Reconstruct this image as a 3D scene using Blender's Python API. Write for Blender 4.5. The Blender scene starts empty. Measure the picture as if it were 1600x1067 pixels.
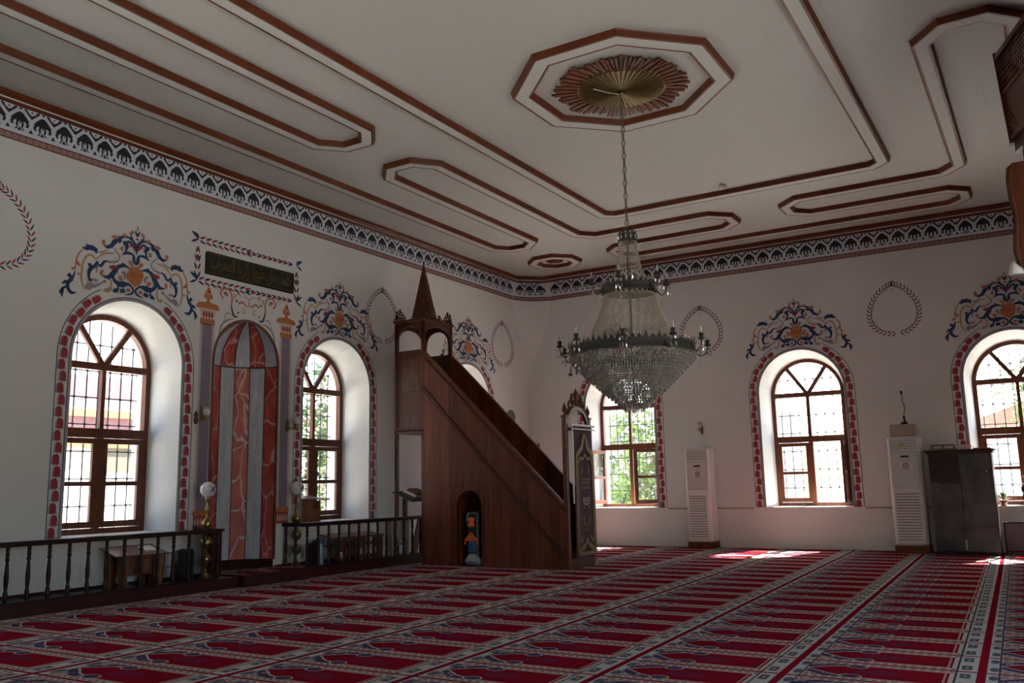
import bpy, math, random
from mathutils import Vector, Matrix
random.seed(11)
SC = bpy.context.scene
COL = SC.collection
PI = math.pi
sin, cos, rad = math.sin, math.cos, math.radians

# ------------------------------------------------------------------ mesh helper
class MB:
    def __init__(s):
        s.v = []; s.f = []; s.m = []; s.s = []
    def add(s, vs, fs, mi=0, sm=False):
        o = len(s.v); s.v += [tuple(p) for p in vs]
        for f in fs:
            s.f.append(tuple(i + o for i in f)); s.m.append(mi); s.s.append(sm)
        return s
    def box(s, x0, x1, y0, y1, z0, z1, mi=0):
        v = [(x, y, z) for z in (z0, z1) for y in (y0, y1) for x in (x0, x1)]
        return s.add(v, [(0,2,3,1),(4,5,7,6),(0,1,5,4),(2,6,7,3),(0,4,6,2),(1,3,7,5)], mi)
    def bbox(s, x0, x1, y0, y1, z0, z1, b=.01, mi=0):      # box with chamfered vertical and top edges
        def ring(d, z): return [(x0+d+b,y0+d,z),(x1-d-b,y0+d,z),(x1-d,y0+d+b,z),(x1-d,y1-d-b,z),(x1-d-b,y1-d,z),(x0+d+b,y1-d,z),(x0+d,y1-d-b,z),(x0+d,y0+d+b,z)]
        R = [ring(b*.7, z0), ring(0, z0+b), ring(0, z1-b), ring(b*.7, z1)]
        v = sum(R, []); f = [tuple(reversed(range(8))), tuple(range(24, 32))]
        for k in range(3):
            for i in range(8):
                j = (i+1) % 8; f.append((k*8+i, k*8+j, k*8+8+j, k*8+8+i))
        return s.add(v, f, mi)
    def obox(s, M, sx, sy, sz, mi=0):                      # centred box put through a matrix
        v = [M @ Vector((x*sx/2, y*sy/2, z*sz/2)) for z in (-1,1) for y in (-1,1) for x in (-1,1)]
        return s.add(v, [(0,2,3,1),(4,5,7,6),(0,1,5,4),(2,6,7,3),(0,4,6,2),(1,3,7,5)], mi)
    def bar(s, a, b, w, h=None, mi=0, up=(0,0,1)):         # square bar from a to b
        a = Vector(a); b = Vector(b); d = b-a; L = d.length
        if L < 1e-6: return s
        d.normalize(); u = Vector(up)
        if abs(d.dot(u)) > .99: u = Vector((0,1,0))
        x = d.cross(u).normalized(); z = x.cross(d)
        M = Matrix((x, d, z)).transposed().to_4x4(); M.translation = (a+b)/2
        return s.obox(M, w, L, h or w, mi)
    def tube(s, pts, r, n=8, mi=0, closed=False, cap=True):
        P = [Vector(p) for p in pts]; N = len(P); R = r if isinstance(r, (list, tuple)) else [r]*N
        prev = None; v = []
        for i, p in enumerate(P):
            if closed: t = P[(i+1) % N]-P[i-1]
            else: t = P[min(i+1, N-1)]-P[max(i-1, 0)]
            t.normalize()
            if prev is None:
                u = Vector((0,0,1)) if abs(t.z) < .9 else Vector((1,0,0)); x = t.cross(u).normalized()
            else:
                x = (prev - t*prev.dot(t)).normalized()
            prev = x; y = t.cross(x)
            for k in range(n):
                a = 2*PI*k/n; v.append(p + (x*cos(a)+y*sin(a))*R[i])
        f = []
        for i in range(N if closed else N-1):
            j = (i+1) % N
            for k in range(n):
                l = (k+1) % n; f.append((i*n+k, i*n+l, j*n+l, j*n+k))
        if cap and not closed:
            f.append(tuple(reversed(range(n)))); f.append(tuple(range((N-1)*n, N*n)))
        return s.add(v, f, mi, n > 4)
    def lathe(s, c, prof, n=16, mi=0, sm=True, a0=0, a1=2*PI, ph=0):
        full = abs(a1-a0-2*PI) < 1e-6; m = n if full else n+1; v = []; f = []
        for r, z in prof:
            for k in range(m):
                a = a0+(a1-a0)*k/n+ph; v.append((c[0]+r*cos(a), c[1]+r*sin(a), c[2]+z))
        for i in range(len(prof)-1):
            for k in range(n):
                l = (k+1) % m; f.append((i*m+k, i*m+l, i*m+m+l, i*m+m+k))
        return s.add(v, f, mi, sm)
    def poly(s, pts, mi=0): return s.add(pts, [tuple(range(len(pts)))], mi)
    def prism(s, pts, fn, d0, d1, mi=0):                   # 2d outline, fn(a,b,d)->xyz
        n = len(pts); v = [fn(a, b, d0) for a, b in pts]+[fn(a, b, d1) for a, b in pts]
        f = [tuple(range(n)), tuple(reversed(range(n, 2*n)))]+[(i, n+i, n+(i+1) % n, (i+1) % n) for i in range(n)]
        return s.add(v, f, mi)
    def ring2(s, A, B, fn, d0, d1, mi=0, closed=False):    # band between two matching 2d outlines, extruded
        n = len(A); v = [fn(a, b, d) for d in (d0, d1) for a, b in A]+[fn(a, b, d) for d in (d0, d1) for a, b in B]
        f = []
        for i in range(n if closed else n-1):
            j = (i+1) % n
            f += [(i, j, 2*n+j, 2*n+i), (n+i, 3*n+i, 3*n+j, n+j), (i, n+i, n+j, j), (2*n+i, 2*n+j, 3*n+j, 3*n+i)]
        if not closed:
            f += [(0, 2*n, 3*n, n), (n-1, 2*n-1, 4*n-1, 3*n-1)]
        return s.add(v, f, mi)
    def build(s, name, mats, parent=None, loc=(0,0,0), rz=0):
        me = bpy.data.meshes.new(name); me.from_pydata(s.v, [], s.f); me.validate()
        for m in (mats if isinstance(mats, (list, tuple)) else [mats]): me.materials.append(m)
        if len(me.polygons) == len(s.m):
            me.polygons.foreach_set('material_index', s.m); me.polygons.foreach_set('use_smooth', s.s)
        me.update()
        o = bpy.data.objects.new(name, me); COL.objects.link(o)
        o.location = loc; o.rotation_euler = (0, 0, rz)
        if parent: o.parent = parent
        return o
def fixn(o):                                               # make normals consistent
    import bmesh
    bm = bmesh.new(); bm.from_mesh(o.data); bmesh.ops.recalc_face_normals(bm, faces=bm.faces); bm.to_mesh(o.data); bm.free(); return o
def thing(name, label, cat, loc=(0,0,0), rz=0, group=None):
    o = bpy.data.objects.new(name, None); COL.objects.link(o); o.location = loc; o.rotation_euler = (0,0,rz)
    o.empty_display_size = .1
    return tag(o, label, cat, group)
def tag(o, label, cat, group=None):
    o['label'] = label; o['category'] = cat
    if group: o['group'] = group
    return o
def struct(o): o['kind'] = 'structure'; return o
def stuff(o): o['kind'] = 'stuff'; return o
def lab(o, t): o['label'] = t; return o
def children(o): return [c for c in COL.objects if c.parent == o]
KIDS = {}
def dup(root, loc=None, rz=None, label=None, group=None, parent=None):
    r = root.copy(); COL.objects.link(r)
    if parent: r.parent = parent
    if loc: r.location = loc
    if rz is not None: r.rotation_euler = (0,0,rz)
    if label: r['label'] = label
    if group: r['group'] = group
    for c in children(root): dup(c, parent=r)
    return r

# ------------------------------------------------------------------ materials
def newmat(name):
    m = bpy.data.materials.new(name); m.use_nodes = True; nt = m.node_tree
    return m, nt, nt.nodes['Principled BSDF']
def mat(name, col, rough=.6, metal=0, var=0, scale=8, bump=0, spec=.5, trans=0, emit=0, ior=1.5):
    m, nt, b = newmat(name); c = (*col, 1)
    b.inputs['Base Color'].default_value = c; b.inputs['Roughness'].default_value = rough
    b.inputs['Metallic'].default_value = metal; b.inputs['Specular IOR Level'].default_value = spec
    b.inputs['Transmission Weight'].default_value = trans; b.inputs['IOR'].default_value = ior
    if emit: b.inputs['Emission Color'].default_value = c; b.inputs['Emission Strength'].default_value = emit
    if var or bump:
        tc = nt.nodes.new('ShaderNodeTexCoord'); no = nt.nodes.new('ShaderNodeTexNoise')
        no.inputs['Scale'].default_value = scale; no.inputs['Detail'].default_value = 5
        nt.links.new(tc.outputs['Object'], no.inputs['Vector'])
        if var:
            r = nt.nodes.new('ShaderNodeValToRGB'); e = r.color_ramp.elements
            e[0].position = .3; e[1].position = .7
            e[0].color = (*[x*(1-var) for x in col], 1); e[1].color = (*[min(1, x*(1+var)) for x in col], 1)
            nt.links.new(no.outputs['Fac'], r.inputs['Fac']); nt.links.new(r.outputs['Color'], b.inputs['Base Color'])
        if bump:
            bp = nt.nodes.new('ShaderNodeBump'); bp.inputs['Strength'].default_value = bump; bp.inputs['Distance'].default_value = .01
            nt.links.new(no.outputs['Fac'], bp.inputs['Height']); nt.links.new(bp.outputs['Normal'], b.inputs['Normal'])
    return m
def wood(name, c0, c1, rough=.4, scale=(30, 30, 1.5), planks=None):
    m, nt, b = newmat(name); N = nt.nodes; Lk = nt.links
    tc = N.new('ShaderNodeTexCoord'); mp = N.new('ShaderNodeMapping'); mp.inputs['Scale'].default_value = scale
    no = N.new('ShaderNodeTexNoise'); no.inputs['Scale'].default_value = 1; no.inputs['Detail'].default_value = 6; no.inputs['Distortion'].default_value = .6
    r = N.new('ShaderNodeValToRGB'); e = r.color_ramp.elements; e[0].position = .3; e[1].position = .72
    e[0].color = (*c0, 1); e[1].color = (*c1, 1)
    Lk.new(tc.outputs['Object'], mp.inputs['Vector']); Lk.new(mp.outputs['Vector'], no.inputs['Vector']); Lk.new(no.outputs['Fac'], r.inputs['Fac'])
    src = r.outputs['Color']
    if planks:                                             # (axis, pitch): dark joints between planks, each plank a little different
        ax, pit = planks
        sp = N.new('ShaderNodeSeparateXYZ'); Lk.new(tc.outputs['Object'], sp.inputs[0])
        d = N.new('ShaderNodeMath'); d.operation = 'DIVIDE'; d.inputs[1].default_value = pit; Lk.new(sp.outputs[ax], d.inputs[0])
        fl = N.new('ShaderNodeMath'); fl.operation = 'FLOOR'; Lk.new(d.outputs[0], fl.inputs[0])
        fr = N.new('ShaderNodeMath'); fr.operation = 'FRACT'; Lk.new(d.outputs[0], fr.inputs[0])
        wn = N.new('ShaderNodeTexWhiteNoise'); wn.noise_dimensions = '1D'; Lk.new(fl.outputs[0], wn.inputs['W'])
        mr = N.new('ShaderNodeMapRange'); mr.inputs['To Min'].default_value = .72; mr.inputs['To Max'].default_value = 1.25; Lk.new(wn.outputs['Value'], mr.inputs['Value'])
        lt = N.new('ShaderNodeMath'); lt.operation = 'GREATER_THAN'; lt.inputs[1].default_value = .03; Lk.new(fr.outputs[0], lt.inputs[0])
        m2 = N.new('ShaderNodeMapRange'); m2.inputs['To Min'].default_value = .35; Lk.new(lt.outputs[0], m2.inputs['Value'])
        mu = N.new('ShaderNodeMath'); mu.operation = 'MULTIPLY'; Lk.new(mr.outputs[0], mu.inputs[0]); Lk.new(m2.outputs[0], mu.inputs[1])
        vm = N.new('ShaderNodeVectorMath'); vm.operation = 'SCALE'; Lk.new(src, vm.inputs[0]); Lk.new(mu.outputs[0], vm.inputs['Scale']); src = vm.outputs[0]
    Lk.new(src, b.inputs['Base Color']); b.inputs['Roughness'].default_value = rough; b.inputs['Specular IOR Level'].default_value = .28
    return m
M = {}
M['wall'] = mat('wall_paint', (.735,.745,.725), .85, var=.03, scale=1.2, bump=.03)
M['ceil'] = mat('ceiling_paint', (.53,.54,.51), .6)
M['board'] = mat('ceiling_board_paint', (.58,.59,.56), .6)
M['mold'] = wood('red_brown_moulding', (.105,.022,.006), (.165,.040,.012), .45, (2,2,2))
M['wframe'] = wood('window_wood', (.075,.021,.010), (.145,.043,.019), .4, (30,30,2))
M['minbar'] = wood('minbar_wood', (.078,.018,.008), (.16,.041,.018), .5, (22,14,1.2), ('Y', .17))
M['minbar_dark'] = wood('minbar_dark_wood', (.06,.017,.009), (.12,.037,.018), .38, (22,22,2))
M['minbar_trim'] = wood('minbar_trim_wood', (.09,.025,.012), (.17,.052,.025), .3, (9,9,9))
M['rail'] = wood('rail_wood', (.018,.007,.007), (.04,.015,.013), .3, (20,20,4))
M['step'] = wood('platform_wood', (.03,.008,.006), (.06,.016,.011), .4, (3,30,30))
M['skirt'] = mat('dark_skirting_paint', (.04,.014,.010), .8, spec=.1)
M['desk'] = wood('desk_wood', (.16,.06,.028), (.26,.105,.05), .4, (20,20,2))
M['bench'] = wood('bench_wood', (.11,.042,.022), (.19,.075,.04), .35, (20,20,2))
M['cream_wood'] = mat('cream_wood', (.30,.25,.17), .5, var=.15)
M['sheet'] = mat('grey_platform_sheet', (.05,.058,.055), .35, var=.2, scale=3)
M['navy'] = mat('navy_paint', (.012,.04,.125), .7)
M['red'] = mat('red_paint', (.33,.028,.04), .7, var=.15, scale=20)
M['salmon'] = mat('salmon_paint', (.48,.19,.12), .7, var=.15, scale=20)
M['tan'] = mat('tan_paint', (.52,.32,.17), .7, var=.12, scale=20)
M['orange'] = mat('orange_paint', (.48,.17,.055), .7, var=.18, scale=30)
M['mauve'] = mat('mauve_paint', (.30,.25,.28), .7)
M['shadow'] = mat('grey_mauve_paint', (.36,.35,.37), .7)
M['black'] = mat('black_paint', (.012,.014,.022), .7)
M['band'] = mat('pale_blue_band_paint', (.66,.70,.78), .7)
M['rband'] = mat('rose_band_paint', (.26,.13,.11), .7)
M['rline'] = mat('dark_rose_paint', (.14,.03,.035), .7)
M['rdot'] = mat('pale_rose_paint', (.46,.33,.29), .7)
M['lilac'] = mat('lilac_paint', (.22,.18,.24), .7, var=.06)
M['pink'] = mat('pink_line_paint', (.45,.21,.19), .7)
M['cream_paint'] = mat('cream_paint', (.62,.5,.42), .7)
M['brownedge'] = mat('brown_edge_paint', (.17,.075,.045), .6)
M['brass'] = mat('brass', (.36,.27,.09), .28, 1, var=.15, scale=30)
M['dbrass'] = mat('aged_brass', (.16,.11,.04), .5, .9)
M['iron'] = mat('dark_iron', (.03,.03,.035), .5, .5)
M['pewter'] = mat('dark_pewter', (.055,.056,.05), .65, .4)
M['chain'] = mat('chain_metal', (.16,.14,.06), .4, .7)
M['glass_ball'] = mat('white_marbled_glass', (.72,.73,.74), .15, var=.25, scale=14)
M['glass_cup'] = mat('frosted_glass', (.75,.73,.70), .35, trans=.4)
M['bulb'] = mat('clear_bulb', (.85,.85,.85), .08, trans=.5)
M['ac'] = mat('ac_plastic', (.80,.77,.74), .35)
M['acgrey'] = mat('ac_grey_plastic', (.64,.61,.60), .22)
M['acdark'] = mat('ac_dark_slot', (.10,.09,.085), .6)
M['acglossy'] = mat('ac_glossy_plastic', (.62,.62,.62), .12)
M['plinth'] = wood('plinth_wood', (.10,.03,.012), (.17,.055,.02), .4, (2,2,20))
M['cabinet'] = mat('grey_brown_metal', (.075,.072,.078), .4, .2, var=.5, scale=3.5)
M['cabinet2'] = mat('dark_maroon_metal', (.035,.014,.012), .4, .1, var=.1)
M['white'] = mat('white_plastic', (.75,.75,.73), .4)
M['paper'] = mat('paper', (.68,.66,.60), .8)
M['blackp'] = mat('black_plastic', (.015,.015,.017), .35)
M['orangep'] = mat('orange_plastic', (.75,.13,.02), .4)
M['bluep'] = mat('blue_plastic', (.03,.10,.28), .35)
M['greyp'] = mat('grey_plastic', (.30,.32,.34), .4)
M['teal'] = mat('teal_metal', (.22,.33,.36), .35, .3)
M['silver'] = mat('silver_metal', (.5,.5,.5), .3, .9)
M['book1'] = mat('olive_cloth', (.12,.10,.03), .7); M['book2'] = mat('dark_red_cloth', (.10,.03,.02), .7)
M['card'] = mat('cardboard', (.42,.34,.27), .8)
M['board_dark'] = mat('inscription_board', (.012,.011,.006), .8, var=.3, scale=20)
M['gold'] = mat('dull_gold_paint', (.12,.085,.02), .45, .3)
M['banner'] = mat('maroon_banner_cloth', (.085,.045,.05), .85, var=.12, scale=60)
M['banner_gold'] = mat('gold_embroidery', (.24,.15,.04), .6, .2, var=.25, scale=80)
M['banner_white'] = mat('white_embroidery', (.5,.46,.45), .7)
M['leaf'] = mat('leaves', (.075,.13,.02), .6, var=.5, scale=3)
M['leaf2'] = mat('dark_leaves', (.035,.075,.015), .6, var=.5, scale=3)
M['bark'] = mat('bark', (.22,.16,.12), .9, var=.3, scale=12)
M['pinkwall'] = mat('pink_render', (.20,.11,.12), .9, var=.05, scale=3)
M['peach'] = mat('peach_render', (.27,.12,.06), .9)
M['whitewall'] = mat('white_render', (.80,.79,.76), .9)
M['greywall'] = mat('grey_render', (.20,.19,.21), .9, var=.1, scale=2)
M['shutter'] = mat('beige_shutter', (.12,.11,.085), .7)
M['paving'] = mat('pale_paving', (.62,.60,.56), .9, var=.08, scale=2)
M['rooftile'] = mat('roof_tiles', (.22,.11,.08), .8, var=.2, scale=6)
M['oval'] = mat('blue_grey_enamel', (.16,.19,.22), .25)

def glassmat(name, tint=.93, gl=.08):
    m = bpy.data.materials.new(name); m.use_nodes = True; nt = m.node_tree; nt.nodes.clear()
    o = nt.nodes.new('ShaderNodeOutputMaterial'); t = nt.nodes.new('ShaderNodeBsdfTransparent'); g = nt.nodes.new('ShaderNodeBsdfGlossy')
    t.inputs[0].default_value = (tint, tint, tint, 1); g.inputs['Roughness'].default_value = .02
    mx = nt.nodes.new('ShaderNodeMixShader'); mx.inputs[0].default_value = gl
    nt.links.new(t.outputs[0], mx.inputs[1]); nt.links.new(g.outputs[0], mx.inputs[2]); nt.links.new(mx.outputs[0], o.inputs[0])
    return m
M['glass'] = glassmat('window_glass')
def crystalmat(k=.62):                                           # cut glass: sparkling gloss over a part see-through body
    m = bpy.data.materials.new('cut_crystal'); m.use_nodes = True; nt = m.node_tree; nt.nodes.clear()
    o = nt.nodes.new('ShaderNodeOutputMaterial'); t = nt.nodes.new('ShaderNodeBsdfTransparent'); g = nt.nodes.new('ShaderNodeBsdfGlossy')
    d = nt.nodes.new('ShaderNodeBsdfPrincipled'); d.inputs['Base Color'].default_value = (.62,.56,.46,1); d.inputs['Roughness'].default_value = .15
    t.inputs[0].default_value = (.92,.9,.86,1); g.inputs['Roughness'].default_value = .03; g.inputs[0].default_value = (.9,.9,.9,1)
    a = nt.nodes.new('ShaderNodeMixShader'); a.inputs[0].default_value = .5; b = nt.nodes.new('ShaderNodeMixShader'); b.inputs[0].default_value = k
    nt.links.new(t.outputs[0], a.inputs[1]); nt.links.new(g.outputs[0], a.inputs[2])
    nt.links.new(a.outputs[0], b.inputs[1]); nt.links.new(d.outputs[0], b.inputs[2]); nt.links.new(b.outputs[0], o.inputs[0])
    return m
M['crystal'] = crystalmat()
M['crystal_grey'] = crystalmat(.46); M['crystal_grey'].name = 'grey_crystal'
for n_ in M['crystal_grey'].node_tree.nodes:
    if n_.type == 'BSDF_PRINCIPLED': n_.inputs['Base Color'].default_value = (.58,.56,.50,1)

# --- small expression language over math nodes
class X:
    nt = None
    def __init__(s, k): s.k = k
    @staticmethod
    def op(o, *a):
        n = X.nt.nodes.new('ShaderNodeMath'); n.operation = o
        for i, q in enumerate(a):
            if isinstance(q, X): X.nt.links.new(q.k, n.inputs[i])
            else: n.inputs[i].default_value = q
        return X(n.outputs[0])
    def __add__(s, o): return X.op('ADD', s, o)
    __radd__ = __add__
    def __sub__(s, o): return X.op('SUBTRACT', s, o)
    def __rsub__(s, o): return X.op('SUBTRACT', o, s)
    def __mul__(s, o): return X.op('MULTIPLY', s, o)
    __rmul__ = __mul__
    def __truediv__(s, o): return X.op('DIVIDE', s, o)
    def __gt__(s, o): return X.op('GREATER_THAN', s, o)
    def __lt__(s, o): return X.op('LESS_THAN', s, o)
    def fract(s): return X.op('FRACT', s)
    def floor(s): return X.op('FLOOR', s)
    def abs(s): return X.op('ABSOLUTE', s)
    def sin(s): return X.op('SINE', s)
    def min(s, o): return X.op('MINIMUM', s, o)
    def max(s, o): return X.op('MAXIMUM', s, o)
    def pow(s, o): return X.op('POWER', s, o)
    def sqrt(s): return X.op('SQRT', s)
def mixc(f, a, b):
    n = X.nt.nodes.new('ShaderNodeMix'); n.data_type = 'RGBA'; X.nt.links.new(f.k, n.inputs[0])
    for i, q in ((6, a), (7, b)):
        if isinstance(q, X): X.nt.links.new(q.k, n.inputs[i])
        else: n.inputs[i].default_value = (*q, 1)
    return X(n.outputs[2])
def noise(vec, sc, det=3):
    n = X.nt.nodes.new('ShaderNodeTexNoise'); n.inputs['Scale'].default_value = sc; n.inputs['Detail'].default_value = det
    X.nt.links.new(vec, n.inputs['Vector']); return X(n.outputs['Fac'])
def carpetmat():
    m, nt, b = newmat('prayer_carpet'); X.nt = nt
    uvn = nt.nodes.new('ShaderNodeUVMap'); sp = nt.nodes.new('ShaderNodeSeparateXYZ'); nt.links.new(uvn.outputs[0], sp.inputs[0])
    U = X(sp.outputs[0]); V = X(sp.outputs[1]); u = U.fract(); v = V.fract()
    geo = nt.nodes.new('ShaderNodeTexCoord'); P = geo.outputs['Object']
    a = (u-.5).abs()*2                                       # 0 centre .. 1 edge
    RED = (.20,.009,.018); DRED = (.10,.004,.010); CR = (.44,.39,.33); DK = (.055,.055,.075); PU = (.055,.045,.105); TAN = (.28,.19,.13)
    n1 = noise(P, 38, 3); n2 = noise(P, 85, 2); n3 = noise(P, 14, 2)
    # field half width as function of v (arch toward v=1)
    tt = ((v-.60)/.30).max(0).min(1)
    wig = ((v*42).sin()*.05)*(tt > .02)
    h = .68*(1-tt.pow(1.5))+wig*(1-tt)
    lampd = ((v-.645)/.052).pow(2)+((a-.55)/.17).pow(2)
    infield = (a < h)*(v > .155)*(lampd > 1.45)
    med = ((v-.52).abs()/.13).pow(2)+(a/.33).pow(2)
    medm = (med < 1)*(n1 > .47)
    field = mixc(medm, RED, (.13,.022,.05))
    line1 = ((v-.175).abs() < .006)*(a < .64)
    line2 = ((a-.645).abs() < .012)*(v > .17)*(v < .6)
    field = mixc((line1+line2).min(1), field, (.42,.24,.2))
    # spandrels outside the arch
    dist = a-h
    spand = mixc((n1 > .53)*1.0, CR, TAN)
    spand = mixc((n2 > .54)*1.0, spand, PU)
    spand = mixc((dist < .36)*(dist > .07)*(n3 > .40)*(tt > .1), spand, PU)
    spand = mixc((dist < .065), spand, CR)
    spand = mixc(lampd < 1.5, spand, CR); spand = mixc(lampd < 1, spand, PU)
    body = mixc(infield, spand, field)
    # borders
    sideb = (a > .72)
    dash = ((V*19).fract() > .42)*((a-.83).abs() < .045)*(n2 > .40)
    bord = mixc(dash, CR, DK)
    bord = mixc((((a-.735).abs() < .012)+((a-.925).abs() < .012)).min(1), bord, (.36,.15,.12))
    body = mixc(sideb, body, bord)
    footb = (v < .135)
    uu = (u*2.0).fract()
    sq = ((((uu-.5)/.25).abs()).max(((v-.078)/.027).abs()) < 1)
    fb = mixc(sq, (.43,.42,.38), (.09,.10,.12)); fb = mixc((((uu-.5)/.07).pow(2)+((v-.078)/.008).pow(2) < 1), fb, CR)
    fb = mixc(((v-.125).abs() < .006), fb, DK)
    body = mixc(footb, body, fb)
    headb = (v > .905)
    hs = (((uu-.5)/.24).pow(2)+((v-.938)/.024).pow(2) < 1)
    hb = mixc(hs, (.40,.40,.37), (.10,.10,.14))
    hb = mixc(((v-.910).abs() < .005), hb, DK)
    body = mixc(headb, body, hb)
    div = ((a > .945)+(v < .022)+(v > .975)).min(1)
    body = mixc(div, body, RED)
    fuzz = noise(P, 160, 2); body = mixc((fuzz-.35)*.35, body, DRED)
    nt.links.new(body.k, b.inputs['Base Color']); b.inputs['Roughness'].default_value = .95; b.inputs['Specular IOR Level'].default_value = 0
    return m
M['carpet'] = carpetmat()
def marble(name, c0, c1, vein, sc=2.2, thr=.035, stretch=(1,1,.45)):
    m, nt, b = newmat(name); X.nt = nt
    tc = nt.nodes.new('ShaderNodeTexCoord'); mp = nt.nodes.new('ShaderNodeMapping'); mp.inputs['Scale'].default_value = stretch
    nt.links.new(tc.outputs['Object'], mp.inputs['Vector'])
    n = noise(mp.outputs[0], 6, 4); base = mixc(((n-.35)*3).max(0).min(1), c0, c1)
    wn = nt.nodes.new('ShaderNodeTexNoise'); wn.inputs['Scale'].default_value = 3; nt.links.new(mp.outputs[0], wn.inputs['Vector'])
    ad = nt.nodes.new('ShaderNodeVectorMath'); ad.operation = 'MULTIPLY_ADD'; nt.links.new(wn.outputs['Color'], ad.inputs[0]); ad.inputs[1].default_value = (.25,.25,.25); nt.links.new(mp.outputs[0], ad.inputs[2])
    vo = nt.nodes.new('ShaderNodeTexVoronoi'); vo.feature = 'DISTANCE_TO_EDGE'; vo.inputs['Scale'].default_value = sc
    nt.links.new(ad.outputs[0], vo.inputs['Vector'])
    e = X(vo.outputs['Distance']); f = (1-(e/thr).min(1))
    body = mixc(f*.85, base, vein)
    nt.links.new(body.k, b.inputs['Base Color']); b.inputs['Roughness'].default_value = .45
    return m
M['rmarble'] = marble('red_marbled_paint', (.36,.045,.035), (.60,.12,.085), (.75,.58,.52), 4.2, .04)
M['wmarble'] = marble('grey_marbled_paint', (.47,.50,.56), (.60,.63,.69), (.22,.23,.27), 5, .02, (3,3,.35))
def ceilmat():
    m = M['ceil']; nt = m.node_tree; X.nt = nt; b = nt.nodes['Principled BSDF']
    tc = nt.nodes.new('ShaderNodeTexCoord'); sp = nt.nodes.new('ShaderNodeSeparateXYZ'); nt.links.new(tc.outputs['Object'], sp.inputs[0])
    y = X(sp.outputs[1])/.31; n = noise(tc.outputs['Object'], 1.3, 3)
    ln = (y.fract() < .018)*(n > .50)
    nt.links.new(mixc(ln*.5, (.53,.54,.51), (.32,.30,.28)).k, b.inputs['Base Color'])
ceilmat()

SKY, SUN, EXPO = 1.15, 66.0, .33; SW = [6.4, 3.0]; RWW = []  # SW: unseen back-wall openings, added to let in more daylight
# ------------------------------------------------------------------ room measures (metres, from the floor)
YW, XE = 10.05, 17.13          # inner faces of the prayer-niche wall and of the wall on the right
YS, XW = -1.95, -2.2           # the two walls behind the camera
ZC, ZB = 5.965, 5.90           # ceiling, underside of the ceiling boards
WC, WR, WZ0, WZC = .79, .70, .77, 2.945
FD = .53                       # depth of the window frame behind the wall face
WT = .85                       # wall thickness
LW = [7.01, 10.89, 14.74]; RW = [7.82, 4.03, .45]
def arch(c, r, z0, zc, n=20):
    return [(c-r, z0)]+[(c-r*cos(PI*i/n), zc+r*sin(PI*i/n)) for i in range(n+1)]+[(c+r, z0)]
def wall_face(mb, holes, u0, u1, ztop, fn, mi=0):
    u = u0
    for c, r, z0, zc in sorted(holes):
        mb.poly([fn(u,0), fn(c-r,0), fn(c-r,ztop), fn(u,ztop)], mi)
        if z0 > 0: mb.poly([fn(c-r,0), fn(c+r,0), fn(c+r,z0), fn(c-r,z0)], mi)
        A = arch(c, r, z0, zc)[1:-1]
        for a, b in zip(A[:-1], A[1:]): mb.poly([fn(*a), fn(*b), fn(b[0],ztop), fn(a[0],ztop)], mi)
        u = c+r
    mb.poly([fn(u,0), fn(u1,0), fn(u1,ztop), fn(u,ztop)], mi)
def reveal(mb, c, fn, mi=0):                               # fn(u, z, depth)
    A = arch(c, WC, WZ0, WZC); B = arch(c, WR, WZ0, 2.92); D = arch(c, WR-.02, WZ0, 2.92); n = len(A)
    for P, d0, Q, d1 in ((A, 0, B, FD), (B, FD, D, FD+.04), (D, FD+.04, D, WT)):
        for i in range(n):
            j = (i+1) % n
            mb.add([fn(*P[i],d0), fn(*P[j],d0), fn(*Q[j],d1), fn(*Q[i],d1)], [(0,1,2,3)], mi, i < n-1)
def make_wall(name, holes, fn, u0, u1, niche=None):
    mb = MB(); H = [(c, WC, WZ0, WZC) for c in holes]
    if niche: H.append(niche)
    wall_face(mb, H, u0, u1, ZC+.2, lambda u, z: fn(u, z, 0))
    wall_face(mb, [(c, WR-.02, WZ0, 2.92) for c in holes], u0, u1, ZC+.2, lambda u, z: fn(u, z, WT))
    for c in holes: reveal(mb, c, fn)
    return struct(mb.build(name, M['wall']))
fL = lambda u, z, d: (u, YW+d, z)
fR = lambda u, z, d: (XE+d, -u, z)
fS = lambda u, z, d: (-u, YS-d, z)
fW = lambda u, z, d: (XW-d, u, z)
wl = make_wall('wall_left', LW+[3.2], fL, XW-.9, XE+.9, (8.94, .60, .13, 3.15))
wr = make_wall('wall_right', [-c for c in RW], fR, -YW-.9, -YS+.9)
ws = make_wall('wall_back', [-x for x in SW], fS, -XE-.9, -XW+.9)
ww = make_wall('wall_rear', RWW, fW, YS-.9, YW+.9)
# ceiling slab and floor
struct(MB().box(XW-.9, XE+.9, YS-.9, YW+.9, ZC, ZC+.25).build('ceiling', M['ceil']))
CEIL = bpy.data.objects['ceiling']
mf = MB().box(XW-.9, XE+.9, YS-.9, YW+.9, -.3, -.012); struct(mf.build('floor', M['greywall']))
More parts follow.
